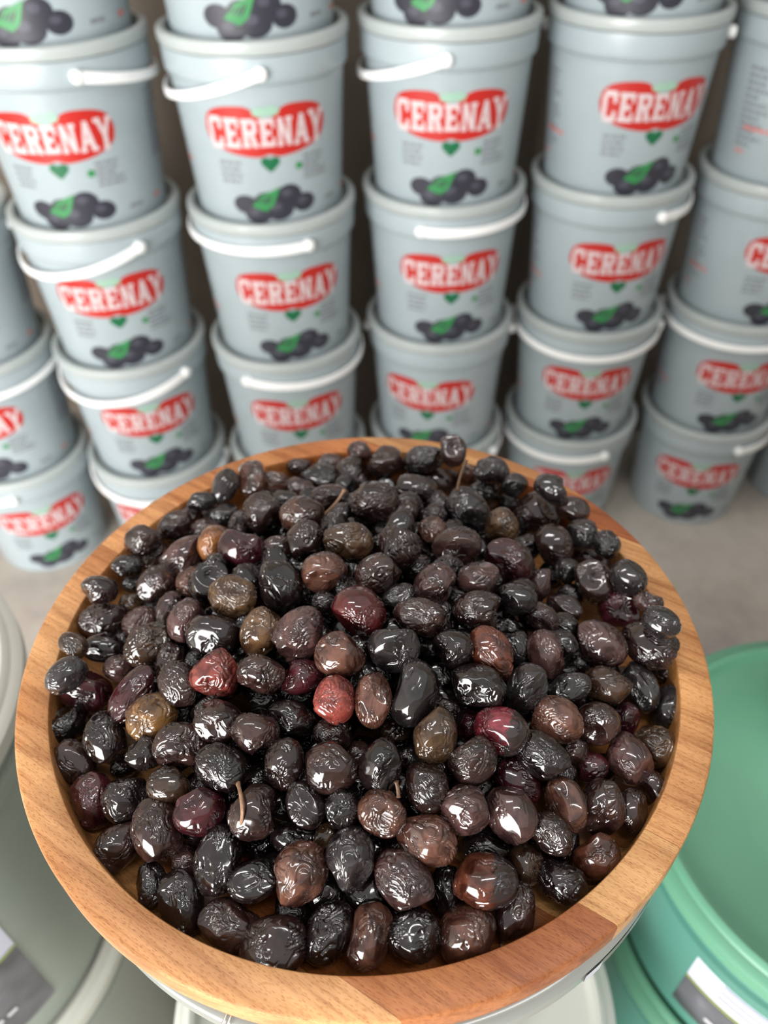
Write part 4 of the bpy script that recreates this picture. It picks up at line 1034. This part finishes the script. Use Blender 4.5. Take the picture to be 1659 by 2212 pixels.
BURIED = [(-0.0827,0.2597,0.8844,-0.74,0.32,0.6),(0.0578,0.1603,0.8599,-0.14,0.31,0.94),(0.0151,0.2979,0.8894,-0.8,-0.53,-0.28),(0.0292,0.2965,0.8848,-0.23,0.54,0.81),(0.0031,0.2376,0.8947,-0.05,-0.78,-0.62),(0.0755,0.2665,0.872,-0.22,0.82,-0.53),(-0.053,0.18,0.8566,-0.46,0.26,0.85),(-0.0566,0.3227,0.876,-0.08,0.26,0.96),(0.0275,0.1792,0.8614,-0.77,0.31,-0.56),(-0.0451,0.2461,0.8948,0.52,-0.52,-0.68),(-0.0448,0.3596,0.8724,0.42,0.81,0.41),(-0.1306,0.2543,0.8568,0.01,1,0.07),(-0.0401,0.2435,0.8797,0.41,0.82,0.41),(-0.0581,0.1999,0.8811,-0.61,0.38,-0.7),(-0.0468,0.1856,0.8791,0.55,0.73,0.42),(0.0317,0.1866,0.8743,0.64,0.54,0.56),(-0.0106,0.1953,0.8638,-0.98,0.19,-0),(-0.0178,0.2432,0.8901,-0.81,0.14,0.56),(0.0346,0.2341,0.8917,0.69,-0.29,0.66),(0.07,0.2408,0.8765,-0.81,0.5,-0.3),(0.0701,0.2199,0.8762,-0.63,-0.78,0.01),(-0.0166,0.2996,0.8896,-0.76,-0.37,0.54),(-0.1226,0.2181,0.8617,-0.52,0.31,-0.8),(0.0107,0.2168,0.8906,-0.27,0.69,0.67),(-0.0223,0.1782,0.8625,0.51,-0.44,-0.74),(0.0849,0.2035,0.8606,-0.21,-0.23,0.95),(0.0762,0.3417,0.8581,-0.84,-0.5,-0.19),(0.0005,0.263,0.8865,0.09,0.97,-0.23),(0.0324,0.2134,0.8672,0.52,0.22,0.83),(-0.0565,0.2418,0.8792,-0.53,0.08,0.84),(-0.0424,0.2036,0.8738,-0.03,1,0.04),(-0.1198,0.3304,0.8616,-0.2,0.97,-0.1),(-0.0246,0.378,0.8655,0.29,-0.93,0.23),(-0.1086,0.2191,0.8681,-0.49,-0.55,-0.67),(-0.0285,0.1855,0.8755,0.8,-0.49,-0.34),(0.0109,0.2097,0.8607,0.97,0.12,-0.19),(-0.1213,0.316,0.867,0.12,0.93,-0.34),(0.0678,0.2463,0.8582,0.76,0.24,0.6),(-0.0599,0.1416,0.8556,0.61,0.78,-0.15),(0.0192,0.2316,0.8702,-0.07,0.26,-0.96),(-0.0392,0.2758,0.8813,0.86,0.09,0.5),(-0.1115,0.2818,0.8687,0.07,0.95,-0.3),(0.069,0.3385,0.8729,0.76,0.53,-0.36),(0.0185,0.3842,0.863,0.5,0.23,-0.83),(-0.0169,0.2179,0.8775,0.66,0.75,-0.05),(0.0266,0.3699,0.8702,0.39,0.88,0.25),(0.0642,0.2551,0.8701,0.4,0.19,0.9),(-0.0714,0.3593,0.8703,0.2,0.06,-0.98),(-0.0301,0.3016,0.8807,0.38,-0.72,-0.57),(0.0629,0.3037,0.8816,-0.36,-0.93,0.11),(0.0628,0.192,0.8688,-0.59,0.77,0.23),(0.0175,0.1939,0.8731,0.04,0.76,0.65),(-0.0405,0.3061,0.8912,0.97,-0.21,-0.13),(0.0177,0.3157,0.8838,-0.3,-0.36,0.88),(-0.1139,0.2677,0.8621,0.48,0.43,0.76),(0.1051,0.2232,0.8567,-0.43,-0.9,0.04),(-0.0999,0.2662,0.8795,0.07,1,0.05),(-0.1286,0.3026,0.8662,0.5,-0.63,-0.6),(0.0427,0.2387,0.8785,0.62,-0.52,0.59),(0.0377,0.1998,0.8642,0.89,0.03,-0.45),(-0.0541,0.2684,0.8882,-0.72,-0.14,0.68),(0.0499,0.3128,0.875,0.95,0.23,-0.23),(-0.1141,0.3022,0.8609,-0.45,-0.89,0.02),(0.0537,0.2926,0.8777,-0.88,0.47,0.02),(-0.0408,0.1851,0.8648,-0.63,-0.45,-0.63),(-0.0854,0.1827,0.8571,0.62,-0.68,0.39),(0.0919,0.2779,0.8655,-0.53,0.47,-0.7),(0.0846,0.2663,0.8587,0.67,0.65,0.35),(0.0529,0.2629,0.8773,-0.83,0.49,-0.27),(0.0093,0.2355,0.8809,0.11,0.26,-0.96),(-0.1102,0.2466,0.8671,-0.43,-0.46,-0.78),(-0.044,0.2216,0.8604,0.47,0.55,-0.69),(-0.1004,0.29,0.8601,0.1,0.07,-0.99),(-0.0245,0.2318,0.8797,0.41,-0.87,0.28),(-0.0555,0.3397,0.8748,-0.43,0.3,0.85),(0.0162,0.2483,0.8734,0.99,-0.06,0.12),(-0.0546,0.2245,0.8735,-0.44,0.87,-0.21),(-0.0001,0.3169,0.8848,-0.84,-0.5,-0.19),(-0.0553,0.3075,0.8848,-0.87,-0.48,-0.06),(0.0708,0.2903,0.8752,0.38,-0.84,-0.39),(0.0391,0.2745,0.8827,0.4,0.59,-0.7),(-0.0953,0.2278,0.8682,0.79,-0.02,-0.62),(-0.0113,0.272,0.8844,0.04,0.94,-0.34),(-0.0683,0.3718,0.8618,0.52,-0.78,0.35),(-0.1078,0.2042,0.8625,-0.61,0.77,0.16),(-0.0057,0.242,0.8808,0.69,0.72,-0.05),(0.057,0.3445,0.8658,0.06,-0.36,-0.93),(-0.002,0.3515,0.8823,-0.97,-0.15,-0.18),(0.0328,0.3563,0.8705,0.06,-0.18,0.98),(-0.0155,0.3432,0.881,-0.56,0.7,0.44),(0.011,0.1848,0.8608,-0.66,0.55,-0.51),(-0.0886,0.2815,0.8758,-0.38,-0.85,-0.36),(-0.098,0.3239,0.8753,-0.34,-0.62,-0.7),(-0.0333,0.2561,0.8556,0.11,-0.14,-0.98),(-0.0986,0.2993,0.8737,-0.97,0.15,-0.19),(-0.026,0.1985,0.8676,-0.66,0.46,0.59),(-0.0801,0.2437,0.8776,0.49,0.12,0.86),(-0.086,0.2271,0.881,-0.97,-0.14,0.19),(0.0461,0.2148,0.8572,0.08,-0.36,0.93),(-0.1031,0.3513,0.8572,0.22,-0.97,-0.07),(0.0214,0.3461,0.8702,0.56,-0.64,0.52),(-0.0684,0.2087,0.8652,1,0.05,0.07),(-0.0715,0.1514,0.8559,-0.56,0.74,0.38),(-0.0349,0.3483,0.8681,0.16,-0.87,0.47),(-0.0322,0.2849,0.8927,0.94,0.08,-0.34),(-0.0787,0.3032,0.8798,0.34,-0.9,0.28),(0.0992,0.2574,0.863,0.84,0.46,0.3),(0.061,0.2687,0.8607,-0.63,0.03,-0.78),(-0.0654,0.3099,0.8731,0.97,0.18,-0.16),(-0.0736,0.282,0.8784,0.69,-0.29,0.66),(-0.0063,0.167,0.858,-0.49,0.87,-0.09),(0.0058,0.2914,0.8794,0.37,-0.08,0.92),(-0.0839,0.2051,0.8657,0.99,0.11,0.02),(0.0435,0.3398,0.8706,-0.83,-0.5,-0.24),(-0.0534,0.2087,0.865,-0.51,0.2,-0.84),(-0.0162,0.3098,0.8728,-0.51,-0.86,-0.09),(-0.0679,0.25,0.8717,-0.22,-0.56,0.8),(0.0115,0.2527,0.8873,0.98,0.09,0.15),(0.0724,0.2144,0.8616,0.2,-0.2,0.96),(-0.0179,0.3173,0.8862,-0.62,-0.58,-0.53),(0.0595,0.2254,0.8602,0.92,-0.28,0.26),(0.0762,0.2794,0.8642,-0.57,0.82,-0.06),(0.083,0.296,0.8622,-0.21,0.11,0.97),(-0.0682,0.296,0.8667,0.02,-0.76,0.65),(-0.0494,0.3326,0.8868,-0.26,0.62,0.75),(-0.003,0.3033,0.8777,-0.02,-0.84,0.55),(-0.1001,0.2152,0.8558,-0.44,-0.88,0.15),(0.0707,0.1984,0.8573,0.22,-0.97,0.08),(-0.0308,0.2224,0.87,0.04,0.75,-0.66),(0.0553,0.2398,0.8699,0.3,0.74,-0.6),(0.0141,0.2117,0.8758,0.81,-0.25,0.53),(0.0947,0.3086,0.8578,-0.25,-0.54,-0.8),(0.0095,0.273,0.8793,0.61,0.61,-0.5),(0.0066,0.223,0.8679,0.08,-0.59,0.81),(-0.1063,0.3155,0.8643,-0.24,-0.11,0.97),(-0.0718,0.3307,0.8687,-0.79,-0.52,0.33),(0.0329,0.2406,0.8667,-0.82,0.46,0.34),(-0.0894,0.3326,0.8645,-0.03,-0.12,0.99),(-0.1236,0.2397,0.8573,0.59,-0.27,-0.76),(-0.0615,0.2204,0.8561,-0.48,-0.75,-0.46),(-0.0026,0.1825,0.8678,-0.43,-0.89,-0.12),(-0.0543,0.2786,0.8732,0.69,-0.72,-0.09),(0.0006,0.3349,0.8771,0.01,-0.24,0.97),(0.0229,0.266,0.8849,-0.25,-0.95,0.18),(0.0001,0.2548,0.873,0.67,-0.47,0.57),(0.0132,0.362,0.8689,-0.36,0.93,0.01),(-0.0924,0.3084,0.8629,-0.1,0.36,-0.93),(0.0272,0.2531,0.8611,-0.84,-0.51,0.2),(-0.0088,0.2897,0.873,-0.69,0.67,-0.25),(-0.0231,0.2613,0.8658,0.19,0.67,0.71),(-0.0257,0.2073,0.8855,0.57,0.45,0.68),(-0.0843,0.2941,0.8674,0.99,0.14,-0.04),(0.0401,0.3492,0.8595,-0.92,0.39,-0.07),(-0.0637,0.2734,0.8615,0.09,-0.23,-0.97),(-0.0438,0.2351,0.8668,-0.6,-0.47,0.64),(-0.0648,0.2327,0.8655,-0.49,0.54,-0.68),(0.0596,0.2791,0.8726,0.9,-0.42,-0.11),(-0.053,0.2886,0.8614,0.77,0,-0.63),(0.0897,0.2326,0.8567,0.77,-0.63,-0.07),(0.049,0.356,0.872,-0.96,-0.25,-0.1),(0.0303,0.2519,0.8778,-0,0.8,-0.6),(-0.0707,0.2669,0.8737,-0.87,-0.01,-0.5),(-0.0556,0.2638,0.8703,-0.56,0.18,0.81),(-0.0469,0.2499,0.8679,-0.09,-0.29,-0.95),(0.0737,0.2299,0.8642,0.7,0.23,-0.68),(-0.0665,0.3467,0.8603,-0.09,0.99,0.11),(0.0047,0.294,0.8638,-0.04,-0.51,0.86),(0.1128,0.2985,0.861,-0.31,-0.91,0.28),(0.0278,0.3293,0.8739,0.08,-0.99,-0.15),(-0.041,0.3121,0.8754,-0.55,-0.55,-0.63),(-0.022,0.2885,0.8802,0.78,-0.3,0.54),(-0.0254,0.2706,0.8773,0.07,0.65,0.75),(0.0275,0.3194,0.8625,0.73,0.68,-0.04),(0.0313,0.2262,0.8585,0.58,-0.15,-0.8),(-0.0995,0.262,0.8613,0.12,-0.75,0.65),(0.0593,0.3251,0.8694,-0.95,0.27,0.17),(0.0171,0.242,0.8593,0.34,0.93,-0.16),(-0.0228,0.2131,0.8582,-0.37,0.04,-0.93),(-0.0548,0.2954,0.8756,0.23,-0.78,-0.58),(-0.0393,0.3725,0.8612,-0.71,-0.55,0.45),(0.1002,0.209,0.861,-0.89,0.37,-0.27),(-0.0399,0.3367,0.8759,-0.58,0.63,0.51),(0.0475,0.2741,0.8656,-0.49,-0.86,-0.14),(-0.0229,0.2478,0.873,-0.05,-0.35,0.94),(-0.0618,0.3199,0.861,-0.1,-0.48,-0.87),(0.0596,0.3151,0.8579,-0.98,0.16,-0.1),(-0.0835,0.2517,0.8654,0.08,-0.88,0.47),(-0.0216,0.2945,0.8664,0.15,-0.75,-0.64),(-0.0209,0.3529,0.8706,-0.59,-0.78,-0.21),(-0.0285,0.3197,0.8726,-0.63,0.44,-0.64),(0.0821,0.25,0.8666,0.74,-0.19,-0.64),(-0.0779,0.2651,0.857,-0.03,0.97,-0.25),(0.0652,0.2908,0.8597,-0.82,0.13,0.55),(0.0378,0.2632,0.8712,0.92,0.01,0.4),(-0.0741,0.1939,0.8584,-0.94,0.34,-0.09),(-0.0367,0.2795,0.8659,-0.13,-0.87,-0.47),(0.0202,0.2643,0.87,0.92,0.17,-0.35),(-0.0385,0.2623,0.8722,-0.06,0.99,0.16),(-0.0534,0.3059,0.8638,0.89,-0.12,0.45),(0.022,0.2979,0.8672,-0.63,-0.77,0),(0.0009,0.3845,0.8591,0.45,-0.52,0.73),(-0.1221,0.2559,0.8692,0.07,0.19,-0.98),(-0.0377,0.2921,0.856,0.64,0.67,-0.38),(-0.0099,0.2895,0.8569,0.85,-0.27,0.45),(0.0181,0.2703,0.8558,0.26,0.59,-0.77),(-0.001,0.2749,0.8567,-0.88,0.41,0.24),(-0.0063,0.2315,0.8561,-0.17,0.97,0.19),(0.0551,0.3317,0.8565,0.87,0.45,-0.2),(0.0304,0.3362,0.861,-0.75,0.32,0.58),(-0.1047,0.2348,0.8581,-0.4,-0.65,-0.64),(-0.0479,0.3288,0.8655,0.13,-0.9,-0.41),(-0.0809,0.321,0.8594,0.43,0.73,-0.54),(0.0049,0.3188,0.871,0.68,-0.17,0.71),(0.0226,0.2829,0.8773,0.35,-0.69,-0.63),(0.0406,0.2867,0.8731,0.9,-0.14,-0.41),(-0.014,0.2573,0.8814,0.93,0.28,0.23),(0.0565,0.3013,0.8656,0.22,0.97,0.13),(0.0346,0.3649,0.8567,-0.96,0.26,0.09),(0.0102,0.3719,0.8576,-0.94,-0,-0.35),(0.0701,0.3092,0.8691,0.23,0.89,0.39),(0.0527,0.2021,0.8624,0.66,0.57,0.49),(-0.0147,0.3272,0.8751,-0.49,0.84,0.22),(-0.0208,0.3637,0.8602,-0.52,-0.53,0.67),(-0.0029,0.3581,0.867,-0.52,-0.8,-0.29),(-0.0574,0.3595,0.8623,-0.17,-0.26,0.95),(-0.0107,0.3746,0.8602,0.45,-0.15,0.88),(0.0426,0.2171,0.8831,-0.44,0.56,0.7),(-0.0015,0.2809,0.8915,0.9,0.23,0.37),(-0.0057,0.326,0.8632,-0.86,0.51,0.04),(0.0495,0.253,0.866,0.37,0.77,-0.52),(-0.0351,0.338,0.8573,-0.82,-0.53,0.22),(0.0316,0.307,0.8743,-0.42,-0.64,-0.64),(0.0712,0.3251,0.8572,-0.75,0.55,0.36),(0.0444,0.3239,0.8663,0.06,0.24,-0.97),(-0.026,0.335,0.8692,-0.77,-0.42,-0.47),(-0.0484,0.2559,0.8825,0.03,0.5,0.87),(-0.009,0.3435,0.867,0.95,0.01,0.3),(0.0207,0.3553,0.8576,0.98,0.05,-0.21),(0.0794,0.3117,0.8562,-0.33,0.9,0.29),(-0.0879,0.267,0.8702,0.33,0.94,-0.03),(0.0135,0.3315,0.8692,0.39,-0.76,0.51),(-0.0481,0.3448,0.862,-0.32,0.15,-0.94),(-0.0786,0.2792,0.8642,-0.63,0.41,0.66),(-0.02,0.3476,0.8565,-0.12,-0.95,0.3),(0.0064,0.3456,0.8631,0.68,-0.59,-0.44),(0.0119,0.3045,0.876,-0.22,-0.32,0.92),(-0.0766,0.3068,0.8603,-0.38,-0.54,0.76),(-0.0389,0.2935,0.8713,0.29,0.52,0.8),(-0.08,0.233,0.8655,0.81,-0.57,-0.14),(0.0123,0.3088,0.8606,-0.62,-0.21,-0.76),(-0.0508,0.1948,0.8555,-0.07,0.85,0.53),(-0.0716,0.3447,0.8747,-0.66,0.67,0.35),(-0.0351,0.3584,0.8562,-0.31,0.94,-0.16),(-0.0814,0.3473,0.8636,0.36,0.93,0.1),(0.0527,0.3622,0.859,-0.42,-0.06,0.91),(-0.0839,0.3182,0.8744,-0.99,0.01,-0.15),(0.0505,0.2886,0.8593,0.1,1,-0.01),(-0.0089,0.2166,0.8634,-0.38,-0.17,-0.91),(0.0005,0.2421,0.8643,0.02,0.97,-0.22),(0.0112,0.2805,0.8663,0.77,0.56,-0.3),(0.0078,0.3261,0.8562,0.73,0.33,0.6),(0.0306,0.2803,0.8631,0.19,-0.59,0.78),(0.0255,0.194,0.8578,0.83,-0.39,0.4),(-0.0196,0.3186,0.86,0.56,0.8,-0.22),(-0.0031,0.3089,0.8622,0.53,0.81,-0.26),(0.0415,0.3049,0.86,0.01,0.74,-0.67),(0.0451,0.2307,0.8633,0.07,0.14,-0.99),(-0.0114,0.2321,0.8703,-0.23,-0.95,0.21),(-0.0058,0.2745,0.8707,0.48,-0.46,0.75),(-0.0319,0.3073,0.8641,0.4,-0.04,-0.92),(-0.0359,0.3227,0.859,0.47,-0.08,-0.88),(-0.0913,0.2743,0.8572,-0.25,0.1,0.96),(-0.0838,0.2183,0.8567,-0.96,0.28,-0.03),(-0.0206,0.2772,0.863,0.03,0.84,0.54),(-0.0651,0.2464,0.8569,-0.2,-0.64,0.74),(-0.0459,0.2673,0.8594,0.06,-0.6,-0.8),(-0.0129,0.2501,0.8624,0.71,-0.66,0.26),(0.1005,0.3273,0.8583,0.8,-0.16,0.57),(0.0086,0.258,0.8601,0.49,0.47,0.73),(-0.0302,0.2393,0.8609,0.46,-0.43,0.77)]


_rng = np.random.default_rng(5)
_perm = _rng.permutation(256)
_perm = np.concatenate([_perm, _perm, _perm])
_grad = _rng.normal(size=(256, 3)); _grad /= np.linalg.norm(_grad, axis=1)[:, None]


def noise3(p):
    i = np.floor(p).astype(int); f = p - i
    u = f * f * f * (f * (f * 6 - 15) + 10)
    i &= 255
    out = 0
    for dx in (0, 1):
        for dy in (0, 1):
            for dz in (0, 1):
                h_ = _perm[_perm[_perm[(i[:, 0] + dx) & 255] + ((i[:, 1] + dy) & 255)] + ((i[:, 2] + dz) & 255)]
                gd = (_grad[h_] * (f - [dx, dy, dz])).sum(1)
                wgt = (u[:, 0] if dx else 1 - u[:, 0]) * (u[:, 1] if dy else 1 - u[:, 1]) * (u[:, 2] if dz else 1 - u[:, 2])
                out = out + gd * wgt
    return out * 1.5


def sstep(a, b, x):
    t = np.clip((x - a) / (b - a), 0, 1); return t * t * (3 - 2 * t)


def ico(sub):
    bm = bmesh.new(); bmesh.ops.create_icosphere(bm, subdivisions=sub, radius=1)
    v = np.array([x.co[:] for x in bm.verts]); f = np.array([[y.index for y in x.verts] for x in bm.faces]); bm.free()
    return v, f


ICO6, ICO4 = ico(6), ico(4)


def olive_shape(seed, base):
    r = np.random.default_rng(seed)
    p = base.copy()
    so = r.uniform(0, 90, (6, 3))
    d = np.zeros(len(p))
    # blunt ends, a slight egg shape, big soft dents and flat facets
    for _ in range(r.integers(3, 6)):
        c = r.normal(size=3); c /= np.linalg.norm(c)
        t = p @ c; k = r.uniform(.62, .82)
        d -= np.clip(t - k, 0, None) * r.uniform(.55, 1.0)
    d += .055 * noise3(p * 1.3 + so[0])
    # navel at one end
    ang = np.arccos(np.clip(p[:, 0], -1, 1))
    d -= r.uniform(.02, .07) * np.exp(-(ang / r.uniform(.14, .22)) ** 2)
    # wrinkles: winding level lines of a warped field, in patches
    wv = np.stack([noise3(p * 1.4 + so[1]), noise3(p * 1.4 + so[2]), noise3(p * 1.4 + so[3])], 1)
    q = p + .5 * wv
    fld = noise3(q * 1.0 + so[4])
    K = r.uniform(3.2, 5.6)
    tri = np.abs(((fld * K + .22 * noise3(q * 2.4 + so[5])) % 1.0) * 2 - 1)
    crease = sstep(r.uniform(.40, .58), 0.0, tri)
    mlev = r.uniform(-.18, .36)
    mask = sstep(mlev - .10, mlev + .14, noise3(p * 1.0 + so[2] + 7))
    d -= mask * crease * r.uniform(.050, .085)
    # second family: a few long folds elsewhere
    rid = np.clip(1 - np.abs(noise3(q * r.uniform(1.6, 2.5) + so[1])) * 5.0, 0, 1) ** 1.3
    mask2 = sstep(.0, .25, noise3(p * 1.2 + so[3] + 3))
    d -= mask2 * rid * r.uniform(.040, .075)
    rid2 = np.clip(1 - np.abs(noise3(q * 4.6 + so[0])) * 4.0, 0, 1) ** 1.2
    d -= r.uniform(.006, .018) * mask * rid2
    out = p * (1 + d)[:, None]
    eg = r.uniform(-.10, .10)
    out[:, 1:] *= (1 + eg * p[:, 0])[:, None]
    # keep the volume of the measured ellipsoid
    out *= 1.11 / np.quantile(np.linalg.norm(out, axis=1), .93)
    return out


def np_mesh(name, v, f):
    me = bpy.data.meshes.new(name)
    me.vertices.add(len(v)); me.vertices.foreach_set('co', v.astype(np.float32).ravel())
    n = len(f)
    me.loops.add(n * 3); me.polygons.add(n)
    me.loops.foreach_set('vertex_index', f.astype(np.int32).ravel())
    me.polygons.foreach_set('loop_start', np.arange(0, n * 3, 3, dtype=np.int32))
    me.polygons.foreach_set('use_smooth', np.ones(n, bool))
    me.update(calc_edges=True)
    me.materials.append(M_OLIVE)
    return me


NVAR = 18
VARS = [np_mesh('olive', olive_shape(100 + k, ICO6[0]), ICO6[1]) for k in range(NVAR)]
ALB = {'k': (29, 21, 21), 'd': (54, 36, 33), 'b': (88, 58, 47), 'm': (74, 52, 50), 'p': (66, 27, 33), 'r': (132, 62, 54), 'c': (110, 56, 36), 'c2': (94, 52, 38),
       't': (134, 98, 58), 't2': (146, 96, 56), 'o': (84, 62, 42), 'o2': (64, 46, 34), 'g': (46, 42, 43), 'w': (112, 40, 50), 'r2': (88, 30, 32)}
rnd = random.Random(11)
first_of = {}
for n_, (x, y, z, a_, b_, ax, ay, az, code, lab) in enumerate(OLIVES):
    k = rnd.randrange(NVAR)
    if k not in first_of:
        o = bpy.data.objects.new('olive', VARS[k]); first_of[k] = o
    else:
        o = first_of[k].copy()
    COL.objects.link(o)
    xv = Vector((ax, ay, az)).normalized()
    two = 'dark wrinkled end' in lab
    if rnd.random() < .5 and not two: xv = -xv
    yv = xv.orthogonal().normalized(); zv = xv.cross(yv)
    rot = Matrix((xv, yv, zv)).transposed() @ Matrix.Rotation(rnd.random() * 2 * PI, 3, 'X')
    o.rotation_euler = rot.to_euler()
    o.location = (x, y, z)
    o.scale = (a_, b_, b_)
    j = rnd.uniform(.85, 1.15)
    c = ALB[code]
    o.color = lin(*(min(255, v * j) for v in c))
    if two:
        o.material_slots[0].link = 'OBJECT'; o.material_slots[0].material = M_OLIVE2
    tag(o, lab, 'olive', 'black olives heaped in the bowl')
    if n_ in STEMS:
        pts = [Vector(p) for p in STEMS[n_]]
        mw = Matrix.LocRotScale(o.location, o.rotation_euler, o.scale)
        # smooth the path
        sm = []
        for i in range(len(pts) - 1):
            for t in (0, .25, .5, .75): sm.append(pts[i].lerp(pts[i + 1], t))
        sm.append(pts[-1])
        for _ in range(2):
            sm = [sm[0]] + [(sm[i - 1] + 2 * sm[i] + sm[i + 1]) / 4 for i in range(1, len(sm) - 1)] + [sm[-1]]
        vs, fs = tube(sm, [.0011 if i == 0 else .0008 + .0004 * (i == len(sm) - 1) for i in range(len(sm))], 8)
        inv = mw.inverted()
        mesh_obj('stem', [inv @ v for v in vs], fs, M_STEM2 if n_ % 2 else M_STEM, o)

# olives buried under the visible layer: only glimpses in the gaps
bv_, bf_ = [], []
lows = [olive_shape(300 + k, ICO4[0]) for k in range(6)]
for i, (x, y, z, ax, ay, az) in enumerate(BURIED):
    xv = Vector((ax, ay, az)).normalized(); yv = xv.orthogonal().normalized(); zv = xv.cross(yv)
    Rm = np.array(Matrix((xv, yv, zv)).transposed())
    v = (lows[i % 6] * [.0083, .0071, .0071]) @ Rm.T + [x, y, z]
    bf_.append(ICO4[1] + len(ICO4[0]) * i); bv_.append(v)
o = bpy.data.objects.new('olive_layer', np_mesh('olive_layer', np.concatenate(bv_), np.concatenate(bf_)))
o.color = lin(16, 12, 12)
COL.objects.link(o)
tag(o, 'black olives buried under the top layer of the heap', 'olives', kind='stuff')
